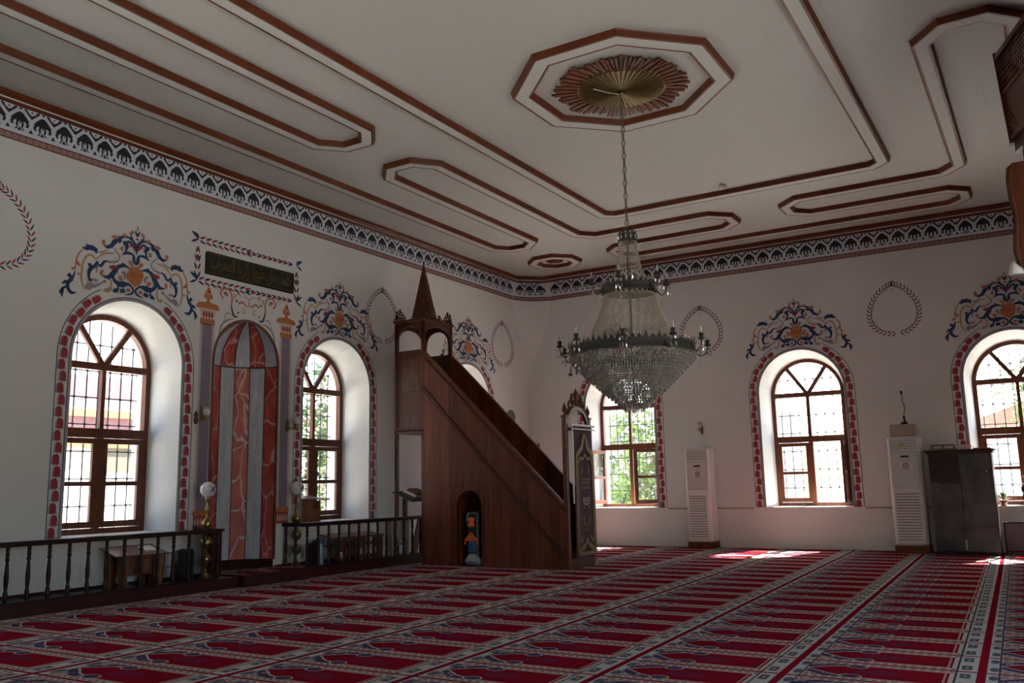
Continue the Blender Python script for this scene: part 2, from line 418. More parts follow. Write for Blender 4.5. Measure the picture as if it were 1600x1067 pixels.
# splayed upper corner between the two walls
mb = MB(); a = (XE-.57, YW-.001, 5.40); b = (XE-.001, YW-.63, 5.40)
at = (XE-.40, YW-.001, ZC); bt = (XE-.001, YW-.42, ZC)
def cornerpt(u, z):                                        # hollow corner that fades out downwards
    if z >= 5.40:
        t = (z-5.40)/(ZC-5.40); w = .57*(1-t)+.40*t; h = .63*(1-t)+.42*t
    else:
        t = max(0, (z-3.2)/2.2); t = t*t*(3-2*t); w, h = .57*t, .63*t
    A = Vector((XE-w, YW-.001)); B = Vector((XE-.001, YW-h)); P = A.lerp(B, u); k = .13*sin(PI*u)*math.hypot(w, h)
    d = Vector((XE, YW))-(A+B)/2; d = d.normalized() if d.length > 1e-6 else Vector((0, 0))
    return (P.x+d.x*k, P.y+d.y*k, z)
mb = MB(); zs = [3.2+2.2*i/14 for i in range(15)]+[ZC]; nu = 8
mb.add([cornerpt(i/nu, z) for z in zs for i in range(nu+1)], [(j*(nu+1)+i, j*(nu+1)+i+1, (j+1)*(nu+1)+i+1, (j+1)*(nu+1)+i) for j in range(len(zs)-1) for i in range(nu)], 0, True)
struct(mb.build('wall_corner', M['wall']))

# carpet: fitted prayer carpet laid in rows
rows = [(9.25,.0),(7.88,.012),(6.49,.02),(5.13,.04),(3.90,.042),(2.75,.042),(1.66,.035),(.50,.034),(-.65,.03),(-1.80,.03),(-2.95,.03)]
me = bpy.data.meshes.new('carpet'); vs = []; fs = []; uv = []
X0, X1 = XW+.02, XE-.01
segs = [(10.62, 9.25)]+[None]
def ylin(i, x): return rows[i][0]+rows[i][1]*(x-5)
quads = []
nseg = 8
xs = [X0+(X1-X0)*k/nseg for k in range(nseg+1)]
for k in range(nseg):
    xa, xb = xs[k], xs[k+1]
    for i in range(-1, len(rows)-1):
        ya1, yb1 = (ylin(i, xa), ylin(i, xb)) if i >= 0 else (10.6, 10.6)
        ya0, yb0 = ylin(i+1, xa), ylin(i+1, xb)
        o = len(vs)
        P = [(xa, ya0), (xb, yb0), (xb, yb1), (xa, ya1)]
        T = [0, 0, 1, 1]
        Q = []; W = []
        for (px, py), t in zip(P, T):
            lim = min(max(py, YS+.01), YW-.01)
            lo = ya0 if px == xa else yb0; hi = ya1 if px == xa else yb1
            Q.append((px, lim, 0)); W.append(((px-5.0)/.575, (lim-lo)/(hi-lo)+20-i))
        if abs(Q[0][1]-Q[3][1]) < .005: continue
        vs += Q; uv += W; fs.append((o, o+1, o+2, o+3))
me.from_pydata(vs, [], fs); ul = me.uv_layers.new(name='UVMap')
for p in me.polygons:
    for li in p.loop_indices: ul.data[li].uv = uv[me.loops[li].vertex_index]
me.materials.append(M['carpet']); co = bpy.data.objects.new('carpet', me); COL.objects.link(co)
tag(co, 'fitted red prayer carpet woven in rows of arched prayer rugs', 'carpet'); co.location.z = 0

# ------------------------------------------------------------------ windows
frameA = arch(0, .70, WZ0, 2.92, 24); frameB = arch(0, .635, WZ0+.065, 2.92, 24)
fw = lambda d0=0: (lambda a, b, d: (a, d, b))
def window_frame():
    mb = MB(); fn = lambda a, b, d: (a, d, b)
    A = arch(0, .70, WZ0, 2.92, 24); B = arch(0, .63, WZ0+.07, 2.92, 24)
    mb.ring2(A, B, fn, FD, FD+.09, 0, True)
    mb.box(-.64, .64, FD-.01, FD+.07, 2.875, 2.965); mb.box(-.64, .64, FD-.015, FD+.08, 1.99, 2.11)
    mb.box(-.028, .028, FD, FD+.07, 2.11, 2.875)
    mb.box(-.04, .04, FD, FD+.075, .84, 1.99)
    for s in (-1, 1):
        a = rad(35); mb.bar((s*.02, FD+.035, 2.95), (s*.65*sin(a), FD+.035, 2.92+.65*cos(a)), .05, .07)
    return mb
def sash(w, z0=.845, z1=1.985):                           # casement leaf, hinge at x=0, opening to +x
    mb = MB(); t = .045; s = .07
    mb.box(0, s, 0, t, z0, z1); mb.box(w-s, w, 0, t, z0, z1)
    mb.box(s, w-s, 0, t, z0, z0+.08); mb.box(s, w-s, 0, t, z1-.07, z1); mb.box(s, w-s, 0, t, 1.375, 1.43)
    return mb
def pane(w, z0=.9, z1=1.93): return MB().box(.05, w-.05, .02, .025, z0, z1)
def grille():
    mb = MB(); y = .78
    for k in range(-3, 5):
        x = (k-.5)*.167
        top = 2.92+math.sqrt(max(0, .66**2-x*x)) if abs(x) < .66 else 2.9
        if abs(x) > .66: continue
        mb.tube([(x, y, .79), (x, y, top)], .009, 6)
    for j in range(8):
        z = .76+.355*j
        if z < .8: continue
        w = .67 if z < 2.92 else math.sqrt(max(.01, .67**2-(z-2.92)**2))
        mb.tube([(-w, y, z), (w, y, z)], .009, 6)
        for k in range(-3, 5):
            x = (k-.5)*.167
            if abs(x) < w: mb.lathe((x, y, z), [(.0,-.022),(.019,-.012),(.019,.012),(0,.022)], 6)
    return mb
def make_window(idx, wall, c, left=0, right=0):
    w = bpy.data.objects.new('window_%d' % idx, None); COL.objects.link(w); struct(w)
    if wall == 'L': w.location = (c, YW, 0)
    elif wall == 'R': w.location = (XE, c, 0); w.rotation_euler = (0,0,-PI/2)
    elif wall == 'S': w.location = (c, YS, 0); w.rotation_euler = (0,0,PI)
    else: w.location = (XW, c, 0); w.rotation_euler = (0,0,PI/2)
    if 'fr' not in KIDS:
        KIDS['fr'] = window_frame().build('window_frame', M['wframe']).data; KIDS['gr'] = grille().build('iron_grille', M['iron']).data
        KIDS['sa'] = sash(.60).build('casement', M['wframe']).data; KIDS['pa'] = pane(.60).build('pane', M['glass']).data
        up = MB(); up.add([(x, FD+.04, z) for x, z in arch(0, .64, 2.0, 2.92, 24)], [tuple(range(27))]); KIDS['up'] = up.build('pane', M['glass']).data
        hd = MB().box(-.012, .012, -.02, 0, 1.50, 1.62).tube([(0,-.012,1.56),(0,-.05,1.56),(.0,-.055,1.50)], .009, 6); KIDS['hd'] = hd.build('handle', M['pewter']).data
        for o in list(COL.objects):
            if o.name in ('window_frame', 'iron_grille', 'casement', 'pane', 'pane.001', 'handle'): bpy.data.objects.remove(o)
    def lk(n, k, par, loc=(0,0,0), rz=0, sx=1):
        o = bpy.data.objects.new(n, KIDS[k]); COL.objects.link(o); o.parent = par; o.location = loc; o.rotation_euler = (0,0,rz); o.scale = (sx,1,1); return o
    lk('window_frame', 'fr', w); lk('iron_grille', 'gr', w); lk('pane', 'up', w)
    for s, ang in ((-1, left), (1, right)):
        l = lk('casement', 'sa', w, (s*.635, FD+.0, 0), -s*-1*rad(ang)*-1 if False else (-rad(ang) if s < 0 else rad(ang)), -s)
        lk('pane', 'pa', l)
        if s > 0: lk('handle', 'hd', l, (.57, 0, 0))
    return w
make_window(1, 'L', LW[0]); make_window(2, 'L', LW[1]); make_window(3, 'L', LW[2])
make_window(4, 'R', RW[0], left=96, right=55); make_window(5, 'R', RW[1], right=97); make_window(6, 'R', RW[2])

# ------------------------------------------------------------------ wall paintings
STR = [
('N', [(-0.826, 3.985), (-0.84, 3.919), (-0.878, 3.857), (-0.908, 3.815), (-0.904, 3.762), (-0.874, 3.718), (-0.836, 3.707), (-0.795, 3.721)], [0.0066, 0.0184, 0.0316, 0.0289, 0.0289, 0.0289, 0.021, 0.0053]),
('N', [(-0.862, 3.892), (-0.893, 3.917), (-0.911, 3.932)], [0.0132, 0.0342, 0.0263]),
('N', [(-0.904, 3.821), (-0.941, 3.827), (-0.98, 3.797)], [0.0316, 0.0263, 0.0053]),
('N', [(-0.919, 3.777), (-0.954, 3.749), (-0.97, 3.714), (-0.974, 3.634)], [0.0184, 0.0132, 0.0237, 0.0053]),
('N', [(-0.919, 3.777), (-0.972, 3.741), (-1.009, 3.689)], [0.0132, 0.0158, 0.0053]),
('N', [(-1.009, 3.689), (-0.977, 3.686), (-0.967, 3.733)], [0.0053, 0.0237, 0.0079]),
('O', [(-0.736, 4.283), (-0.788, 4.212), (-0.816, 4.133), (-0.821, 4.059), (-0.826, 3.994)], [0.0066, 0.0118, 0.0132, 0.0118, 0.0066]),
('O', [(-0.816, 4.124), (-0.79, 4.083), (-0.755, 4.059)], [0.0079, 0.0289, 0.0053]),
('O', [(-0.829, 4.03), (-0.855, 4.006), (-0.875, 4.02)], [0.0079, 0.021, 0.0066]),
('N', [(-0.751, 4.303), (-0.703, 4.295), (-0.661, 4.319), (-0.602, 4.318), (-0.567, 4.298), (-0.56, 4.262)], [0.0053, 0.0263, 0.0421, 0.0395, 0.0289, 0.0105]),
('N', [(-0.699, 4.306), (-0.688, 4.364)], [0.021, 0.0039]),
('N', [(-0.651, 4.325), (-0.614, 4.352)], [0.021, 0.0039]),
('T', [(-0.67, 3.773), (-0.716, 3.824), (-0.741, 3.92), (-0.738, 4.012), (-0.733, 4.086), (-0.709, 4.165), (-0.664, 4.22), (-0.606, 4.224), (-0.565, 4.186), (-0.546, 4.199), (-0.49, 4.258), (-0.413, 4.299), (-0.307, 4.317)], [0.0066, 0.0132, 0.0158, 0.0171, 0.0171, 0.0171, 0.0171, 0.0158, 0.0132, 0.0118, 0.0132, 0.0158, 0.0066]),
('T', [(-0.738, 3.948), (-0.782, 3.957), (-0.795, 3.946)], [0.0132, 0.021, 0.0079]),
('N', [(-0.643, 4.118), (-0.632, 4.088), (-0.588, 4.088), (-0.544, 4.163)], [0.0342, 0.021, 0.0158, 0.0132]),
('N', [(-0.544, 4.163), (-0.569, 4.101), (-0.616, 4.064), (-0.642, 4.013), (-0.643, 3.957), (-0.626, 3.914), (-0.597, 3.911)], [0.0132, 0.0237, 0.0342, 0.0316, 0.021, 0.0184, 0.0237]),
('N', [(-0.544, 4.163), (-0.521, 4.121), (-0.482, 4.124), (-0.445, 4.179), (-0.382, 4.201)], [0.0158, 0.0184, 0.0237, 0.021, 0.0053]),
('M', [(-0.542, 4.294), (-0.492, 4.293), (-0.41, 4.342)], [0.0105, 0.0132, 0.0066]),
('M', [(-0.386, 4.186), (-0.286, 4.212), (-0.246, 4.244), (-0.239, 4.303), (-0.283, 4.341), (-0.317, 4.391)], [0.0184, 0.0158, 0.0118, 0.0118, 0.0118, 0.0066]),
('M', [(-0.288, 4.254), (-0.297, 4.262)], [0.0237, 0.0132]),
('N', [(-0.468, 4.395), (-0.417, 4.378), (-0.358, 4.41), (-0.311, 4.478), (-0.263, 4.528), (-0.192, 4.564), (-0.119, 4.571), (-0.065, 4.545), (-0.014, 4.508)], [0.0053, 0.0263, 0.0316, 0.0421, 0.0289, 0.0171, 0.0158, 0.0184, 0.0105]),
('N', [(-0.353, 4.411), (-0.341, 4.376)], [0.0184, 0.0039]),
('O', [(-0.438, 4.392), (-0.469, 4.409), (-0.471, 4.441), (-0.446, 4.443)], [0.0079, 0.0237, 0.0289, 0.0132]),
('O', [(-0.371, 4.531), (-0.314, 4.53), (-0.259, 4.55)], [0.0105, 0.0368, 0.0105]),
('O', [(-0.205, 4.6), (-0.172, 4.583), (-0.136, 4.587)], [0.0184, 0.0289, 0.0079]),
('N', [(-0.232, 4.53), (-0.245, 4.494), (-0.259, 4.462)], [0.0289, 0.0289, 0.0039]),
('N', [(-0.198, 4.48), (-0.156, 4.48), (-0.141, 4.431), (-0.16, 4.368), (-0.184, 4.336)], [0.0289, 0.0421, 0.0237, 0.0105, 0.0079]),
('N', [(-0.137, 4.509), (-0.095, 4.514), (-0.051, 4.49)], [0.0263, 0.0184, 0.0053]),
('N', [(-0.204, 4.325), (-0.128, 4.361), (-0.065, 4.36), (-0.031, 4.329), (-0.01, 4.236)], [0.0066, 0.0237, 0.0184, 0.021, 0.0132]),
('R', [(-0.098, 4.479), (-0.05, 4.47), (-0.014, 4.41)], [0.0105, 0.0289, 0.0105]),
('O', [(-0.187, 4.377), (-0.219, 4.394), (-0.205, 4.421), (-0.183, 4.411)], [0.0132, 0.021, 0.0184, 0.0132]),
('N', [(-0.075, 4.16), (-0.139, 4.18), (-0.196, 4.178), (-0.251, 4.148), (-0.289, 4.102), (-0.326, 4.038), (-0.384, 3.989), (-0.454, 3.989)], [0.0053, 0.021, 0.0289, 0.0342, 0.0342, 0.0447, 0.0289, 0.0105]),
('N', [(-0.203, 4.215), (-0.16, 4.19), (-0.107, 4.177)], [0.0066, 0.0237, 0.0053]),
('N', [(-0.27, 4.115), (-0.261, 4.06)], [0.0263, 0.0039]),
('R', [(-0.372, 4.128), (-0.316, 4.13), (-0.257, 4.158)], [0.0132, 0.0421, 0.0079]),
('O', [(-0.444, 3.991), (-0.48, 4.017), (-0.473, 4.051), (-0.447, 4.047)], [0.0105, 0.0237, 0.0237, 0.0105]),
('N', [(-0.326, 4.038), (-0.302, 3.976), (-0.249, 3.935), (-0.177, 3.934), (-0.094, 3.949), (-0.04, 3.921), (-0.016, 3.877), (-0.046, 3.832), (-0.138, 3.803)], [0.021, 0.0263, 0.0342, 0.0552, 0.021, 0.0158, 0.0184, 0.0184, 0.0039]),
('N', [(-0.248, 3.92), (-0.235, 3.876), (-0.263, 3.833), (-0.295, 3.846)], [0.0132, 0.0158, 0.0289, 0.0395]),
('N', [(-0.189, 3.875), (-0.166, 3.831)], [0.0342, 0.0447]),
('N', [(-0.192, 3.841), (-0.136, 3.86)], [0.0289, 0.0289]),
('O', [(-0.17, 3.997), (-0.211, 3.999), (-0.223, 4.02), (-0.188, 4.032)], [0.0132, 0.0237, 0.0237, 0.0184]),
('O', [(-0.115, 3.859), (-0.085, 3.874), (-0.063, 3.859)], [0.0237, 0.0342, 0.0158]),
('M', [(-0.191, 4.098), (-0.154, 4.072), (-0.15, 4.006)], [0.0237, 0.0289, 0.0105]),
('T', [(-0.342, 3.959), (-0.336, 3.895), (-0.359, 3.82), (-0.403, 3.812), (-0.424, 3.827)], [0.0118, 0.0171, 0.0171, 0.0316, 0.0184]),
('M', [(-0.652, 3.79), (-0.621, 3.842), (-0.573, 3.837), (-0.506, 3.872), (-0.445, 3.921)], [0.0395, 0.0447, 0.0289, 0.0184, 0.0066]),
('M', [(-0.588, 3.922), (-0.538, 3.913), (-0.528, 3.905)], [0.0184, 0.0263, 0.0105]),
('O', [(-0.431, 3.942), (-0.424, 3.906)], [0.0289, 0.0237]),
('M', [(-0.549, 4.087), (-0.549, 4.013)], [0.021, 0.0053]),
('O', [(-0.112, 4.253), (-0.079, 4.241), (-0.05, 4.198)], [0.0158, 0.0316, 0.0263]),
('N', [(-0.089, 4.593), (-0.069, 4.552), (-0.028, 4.504), (0, 4.431), (0, 4.364)], [0.0215, 0.0184, 0.0184, 0.0138, 0.0077]),
('O', [(-0.089, 4.593), (-0.097, 4.625), (-0.074, 4.653), (-0.055, 4.641)], [0.0123, 0.0215, 0.0276, 0.0184]),
('N', [(-0.038, 4.348), (-0.032, 4.276), (0, 4.228)], [0.0154, 0.0276, 0.0123]),
('N', [(-0.035, 4.686), (-0.011, 4.634), (0, 4.605)], [0.0061, 0.0215, 0.0092]),
('O', [(0, 4.749), (0, 4.687)], [0.0077, 0.0154]),
('R', [(-0.008, 4.578), (0, 4.564)], [0.0276, 0.0215])
]
CI = {'N': 0, 'O': 1, 'T': 2, 'R': 3, 'M': 4}
def ribbon(mb, pts, ws, mi, d=-.003, sub=4):              # smooth tapered brush stroke on the wall plane (x, z)
    n = len(pts); P = []; W = []
    def cr(p0, p1, p2, p3, t): return .5*((2*p1)+(-p0+p2)*t+(2*p0-5*p1+4*p2-p3)*t*t+(-p0+3*p1-3*p2+p3)*t**3)
    for i in range(n-1):
        a, b, c, e = pts[max(i-1,0)], pts[i], pts[i+1], pts[min(i+2,n-1)]
        for k in range(sub):
            t = k/sub; P.append((cr(a[0],b[0],c[0],e[0],t), cr(a[1],b[1],c[1],e[1],t))); W.append(ws[i]*(1-t)+ws[i+1]*t)
    P.append(pts[-1]); W.append(ws[-1]); v = []; m = len(P)
    for i in range(m):
        a = P[max(i-1,0)]; b = P[min(i+1,m-1)]; dx, dz = b[0]-a[0], b[1]-a[1]; L = math.hypot(dx, dz) or 1
        nx, nz = -dz/L*W[i]/2, dx/L*W[i]/2
        v += [(P[i][0]+nx, d, P[i][1]+nz), (P[i][0]-nx, d, P[i][1]-nz)]
    mb.add(v, [(2*i, 2*i+1, 2*i+3, 2*i+2) for i in range(m-1)], mi)
def leafp(mb, x, z, ang, L, w, mi, d=-.003):
    c, s = cos(ang), sin(ang); o = [(0,0),(.3*L,.5*w),(.65*L,.42*w),(L,0),(.65*L,-.42*w),(.3*L,-.5*w)]
    mb.poly([(x+c*a-s*b, d, z+s*a+c*b) for a, b in o], mi)
PALETTE = [M['navy'], M['salmon'], M['tan'], M['red'], M['mauve'], M['orange'], M['shadow'], M['black'], M['cream_paint']]
def scroll():
    mb = MB(); k = 0
    for col, pts, ws in STR:
        for s in (1, -1):
            k += 1
            ribbon(mb, [(s*x, z) for x, z in pts], [w*1.55+.002 for w in ws], CI[col], -.003-.00012*k)
        if col == 'N' and len(pts) > 4:                    # serrated leaf teeth along the thick strokes
            for i in range(1, len(pts)-1):
                if ws[i] > .021:
                    (x0, z0), (x1, z1) = pts[i], pts[i+1]; an = math.atan2(z1-z0, x1-x0)
                    for s in (1, -1): leafp(mb, s*x0, z0, (an+2.4) if s > 0 else PI-(an+2.4), .05, .02, 0)
    n = 14; d = -.016
    mb.poly([(.12*cos(2*PI*i/n)*(1+.10*sin(8*PI*i/n)), d, 4.075+.13*sin(2*PI*i/n)) for i in range(n)], 5)
    mb.poly([(-.075,d-.0008,3.99),(0,d-.0008,3.925),(.075,d-.0008,3.99)], 5)
    for i in range(-2, 3): mb.box(i*.034-.005, i*.034+.005, d-.002, d-.001, 4.045, 4.105, 3)
    return mb
def border():                                             # blue lines and red tulips round a window arch
    mb = MB(); zc = WZC
    def line(r, w, mi, a0=0, a1=180, legs=True):
        A = [(r, WZ0)] if legs else []
        n = 40
        arcp = [(r*cos(rad(a0+(a1-a0)*i/n)), zc+r*sin(rad(a0+(a1-a0)*i/n))) for i in range(n+1)]
        return arcp
    for (r, w) in ((.832, .011),):
        A = [(r-w/2, WZ0)]+[((r-w/2)*cos(PI*i/40), zc+(r-w/2)*sin(PI*i/40)) for i in range(41)]+[(-r+w/2, WZ0)]
        B = [(r+w/2, WZ0)]+[((r+w/2)*cos(PI*i/40), zc+(r+w/2)*sin(PI*i/40)) for i in range(41)]+[(-r-w/2, WZ0)]
        mb.add([(x,-.003,z) for x, z in A+B], [(i, i+1, 43+i+1, 43+i) for i in range(42)], 0)
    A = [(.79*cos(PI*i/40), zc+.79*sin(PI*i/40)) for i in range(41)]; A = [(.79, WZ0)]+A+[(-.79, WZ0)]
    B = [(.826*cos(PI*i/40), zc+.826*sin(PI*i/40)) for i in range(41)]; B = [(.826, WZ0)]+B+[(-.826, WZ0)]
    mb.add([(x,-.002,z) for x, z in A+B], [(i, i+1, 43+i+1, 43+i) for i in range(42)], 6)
    for s in (1, -1):
        r = .985; w = .011; a1 = 62
        A = [((r-w/2), WZ0)]+[((r-w/2)*cos(rad(a1*i/20)), zc+(r-w/2)*sin(rad(a1*i/20))) for i in range(21)]
        B = [((r+w/2), WZ0)]+[((r+w/2)*cos(rad(a1*i/20)), zc+(r+w/2)*sin(rad(a1*i/20))) for i in range(21)]
        mb.add([(s*x,-.003,z) for x, z in A+B], [(i, i+1, 22+i+1, 22+i) for i in range(21)], 0)
        mb.box(min(s*.832, s*.985), max(s*.832, s*.985), -.003, -.002, WZ0, WZ0+.008, 0)
        L = zc-WZ0; rr = .905; sp = .142; n = int((L+rr*rad(60))/sp)
        out = [(0,.062),(.018,.057),(.032,.036),(.037,.0),(.034,-.028),(.052,-.064),(.028,-.044),(.013,-.07),(0,-.046),(-.013,-.07),(-.028,-.044),(-.052,-.064),(-.034,-.028),(-.037,.0),(-.032,.036),(-.018,.057)]
        for i in range(n+1):
            q = .06+i*sp
            if q < L: cx, cz, an = s*rr, WZ0+q, 0
            else:
                t = (q-L)/rr; cx, cz, an = s*rr*cos(t), zc+rr*sin(t), s*t
            jit = .012*(1 if i % 2 else -1); cs, sn = cos(an), sin(an)
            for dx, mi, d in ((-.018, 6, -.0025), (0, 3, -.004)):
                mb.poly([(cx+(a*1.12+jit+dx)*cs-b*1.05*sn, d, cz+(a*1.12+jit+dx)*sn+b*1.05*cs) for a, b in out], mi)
            ribbon(mb, [(cx+(jit-.03)*cs+.062*sn, cz+(jit-.03)*sn-.062*cs), (cx+jit*cs+.078*sn, cz+jit*sn-.078*cs), (cx+(jit+.03)*cs+.062*sn, cz+(jit+.03)*sn-.062*cs)], [.004,.009,.004], 8, -.005, 2)
    return mb
def wreath():
    mb = MB()
    def pt(s, t):                                         # t 0 top .. 1 bottom
        a = min(PI, t*PI); x = .475*abs(sin(a))**.92*abs(sin(a/2))**.42; z = 4.325+.46*cos(a)
        return s*x, z
    for s in (1, -1):
        n = 21
        for i in range(n):
            t = .05+.955*i/(n-1); x, z = pt(s, t); x2, z2 = pt(s, t+.01); an = math.atan2(z2-z, x2-x)+PI
            for side, mi in ((1, 3 if i % 2 else 0), (-1, 0 if i % 2 else 3)):
                leafp(mb, x, z, an+side*.62, .10, .022, mi, -.003-.0002*side)
    leafp(mb, 0, 4.77, PI/2, .05, .03, 0); leafp(mb, 0, 4.70, -PI/2, .06, .014, 4)
    return mb
MES = {'scroll': scroll(), 'border': border(), 'wreath': wreath()}
for k in MES: o = MES[k].build(k, PALETTE); MES[k] = o.data; bpy.data.objects.remove(o)
def paint(name, key, par, wall, c, z=0, label=None):
    o = bpy.data.objects.new(name, MES[key]); COL.objects.link(o); o.parent = par
    if wall == 'L': o.location = (c, YW, z)
    else: o.location = (XE, c, z); o.rotation_euler = (0,0,-PI/2)
    if label: o['label'] = label
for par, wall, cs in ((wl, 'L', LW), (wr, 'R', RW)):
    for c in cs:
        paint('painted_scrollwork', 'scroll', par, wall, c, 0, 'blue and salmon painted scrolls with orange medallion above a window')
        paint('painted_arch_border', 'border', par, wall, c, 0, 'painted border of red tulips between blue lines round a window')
for c in (5.20, 12.02, 16.06): paint('painted_wreath', 'wreath', wl, 'L', c, 0, 'painted wreath of red and blue leaves')
for c in (5.93, 2.26): paint('painted_wreath', 'wreath', wr, 'R', c, 0, 'painted wreath of red and blue leaves')

# frieze under the ceiling
def frieze(u0, u1, fn, name, par, pitch=.2755, seg=1):
    mb = MB()
    def q(b0, b1, z0, z1, d, mi):
        for k in range(seg): a0 = b0+(b1-b0)*k/seg; a1 = b0+(b1-b0)*(k+1)/seg; mb.poly([fn(a0,z0,d), fn(a1,z0,d), fn(a1,z1,d), fn(a0,z1,d)], mi)
    q(u0, u1, 5.392, 5.485, -.002, 1); q(u0, u1, 5.392, 5.404, -.003, 2); q(u0, u1, 5.474, 5.486, -.003, 2)
    q(u0, u1, 5.486, 5.822, -.002, 0)
    n = int((u1-u0)/.085)
    for i in range(n):
        c = u0+(i+.5)*(u1-u0)/n; r = .028
        A = [(c+r*1.05*cos(a), 5.439+r*.9*sin(a)) for a in [2*PI*k/8 for k in range(8)]]; B = [(c+.58*(x-c), 5.439+.58*(z-5.439)) for x, z in A]
        mb.add([fn(x, z, -.003) for x, z in A+B], [(k, (k+1) % 8, 8+(k+1) % 8, 8+k) for k in range(8)], 4)
    n = max(1, round((u1-u0)/pitch)); p = (u1-u0)/n
    up = [(0,.245),(.03,.235),(.075,.19),(.112,.145),(.103,.12),(.118,.10),(.10,.062),(.072,.07),(.083,.10),(.066,.125),(.042,.13),(.05,.085),(.036,.045),(.066,.008),(.034,.018),(.018,.06),(.024,.105),(.0,.125)]
    dn = [(0,.185),(.052,.235),(.10,.285),(.085,.305),(.055,.285),(.045,.26),(.02,.245),(0,.232)]
    for i in range(n):
        c = u0+(i+.5)*p
        for s in (1, -1):
            for S, o in ((up, 0), (dn, p/2)):
                m = len(S); v = [fn(c+o*1.0+s*x*.98, 5.525+z*.98, -.004) for x, z in S]
                if o and i == n-1: continue
                mb.poly(v if s > 0 else list(reversed(v)), 3)
        for o, z0, w, h in ((0, .008, .026, .05), (p/2, .008, .028, .05), (0, .292, -.028, -.03)):
            if o and i == n-1: continue
            mb.poly([fn(c+o-w, 5.525+z0, -.004), fn(c+o+w, 5.525+z0, -.004), fn(c+o, 5.525+z0+h, -.004)], 3)
        mb.poly([fn(c+.011*cos(a), 5.525+.10+.011*sin(a), -.004) for a in [PI/3*k for k in range(6)]], 3)
        if i < n-1: mb.poly([fn(c+p/2+.012*cos(a), 5.525+.268+.012*sin(a), -.004) for a in [PI/3*k for k in range(6)]], 3)
    o = mb.build(name, [M['band'], M['rband'], M['rline'], M['black'], M['rdot']], par)
    return lab(o, 'painted frieze of black palmettes over a rose band')
frieze(XW, XE-.57, lambda u, z, d: (u, YW+d, z), 'painted_frieze', wl)
frieze(-YW+.63, -YS, lambda u, z, d: (XE+d, -u, z), 'painted_frieze', wr)
wcor = bpy.data.objects['wall_corner']
def fcor(u, z, d):
    x, y, _ = cornerpt(min(1, max(0, u)), max(z, 5.4)); return (x+d*3-.004, y+d*3-.004, z)
def fcor2(u, z, d): return fcor(u/.8264, z, d)
frieze(0, .8264, fcor2, 'painted_frieze', wcor, seg=8)
# brown cornice mouldings
def cornice(name, z0, z1, pr):
    P = [(XW, YW), (XE-.42, YW), (XE, YW-.44), (XE, YS), (XW, YS), (XW, YW)]
    Q = [(XW+pr, YW-pr), (XE-.42-pr*.4, YW-pr), (XE-pr, YW-.44-pr*.4), (XE-pr, YS+pr), (XW+pr, YS+pr), (XW+pr, YW-pr)]
    R = [(p[0]*.6+q[0]*.4, p[1]*.6+q[1]*.4) for p, q in zip(P, Q)]
    mb = MB(); n = len(P)
    v = [(x, y, z1) for x, y in P]+[(x, y, z1) for x, y in Q]+[(x, y, z0+(z1-z0)*.4) for x, y in Q]+[(x, y, z0) for x, y in R]+[(x, y, z0) for x, y in P]
    mb.add(v, [(k*n+i, k*n+i+1, (k+1)*n+i+1, (k+1)*n+i) for k in range(4) for i in range(n-1)])
    return struct(fixn(mb.build(name, M['mold'])))
cornice('trim_1', 5.822, 5.860, .03); cornice('trim_2', 5.892, ZC, .055)
mb = MB()
for y0, y1 in ((5.04+.02, 6.80), (1.46, 3.02), (8.83, 9.9)): mb.box(XE-.03, XE, y0, y1, .735, .765)
struct(mb.build('trim_3', M['card']))

# ------------------------------------------------------------------ ceiling boards
def offs(path, d, closed=True):
    n = len(path); out = []
    for i in range(n):
        p = Vector(path[i]); a = Vector(path[i-1]) if (closed or i) else None; b = Vector(path[(i+1) % n]) if (closed or i < n-1) else None
        t1 = (p-a).normalized() if a is not None else None; t2 = (b-p).normalized() if b is not None else None
        if t1 is None: t1 = t2
        if t2 is None: t2 = t1
        n1 = Vector((-t1.y, t1.x)); n2 = Vector((-t2.y, t2.x)); m = (n1+n2).normalized(); k = d/max(.3, m.dot(n1))
        out.append((p.x+m.x*k, p.y+m.y*k))
    return out
def strip(path, hw=.066, name='ceiling_moulding', label=None):
    mb = MB(); n = len(path)
    prof = [(-hw-.052, ZC), (-hw-.044, ZC-.012), (-hw-.034, ZB+.012), (-hw-.028, ZB-.006), (-hw, ZB-.006), (hw, ZB-.006), (hw+.028, ZB-.006), (hw+.034, ZB+.012), (hw+.044, ZC-.012), (hw+.052, ZC)]
    L = [offs(path, d) for d, z in prof]
    v = [(x, y, prof[k][1]) for k in range(len(prof)) for x, y in L[k]]
    for k in range(len(prof)-1):
        mb.add([], [])
        o = 0
        for i in range(n):
            j = (i+1) % n; mb.f.append((k*n+i, k*n+j, (k+1)*n+j, (k+1)*n+i)); mb.m.append(1 if k == 4 else 0); mb.s.append(False)
    mb.v = v
    o = fixn(mb.build(name, [M['mold'], M['board']], CEIL)); lab(o, label or 'white ceiling board edged with brown mouldings'); return o
CX, CY = 9.18, 4.05
def mirror4(q):
    a = q; b = [(2*CX-x, y) for x, y in reversed(q)]; c = [(x, 2*CY-y) for x, y in reversed(q)]
    # order: start on the right side going up (q), then left (mirrored), then down
    d = [(2*CX-x, 2*CY-y) for x, y in q]
    return b, c, d
q = [(16.46, 7.0), (16.2, 7.24), (15.82, 7.24), (15.59, 7.0), (15.59, 4.82), (15.32, 4.55), (14.93, 4.55), (14.66, 4.83), (14.66, 7.04), (14.35, 7.30), (9.97, 7.30), (9.67, 7.55), (9.67, 7.93), (9.97, 8.20), (14.28, 8.20), (14.58, 8.50), (14.56, 8.90), (14.28, 9.12)]
bq, cq, dq = mirror4(q)
path = q + bq + dq + cq
strip(path, .062)
x0, x1, y0, y1, ch = CX-4.52, CX+4.52, 1.755, 6.36, .17
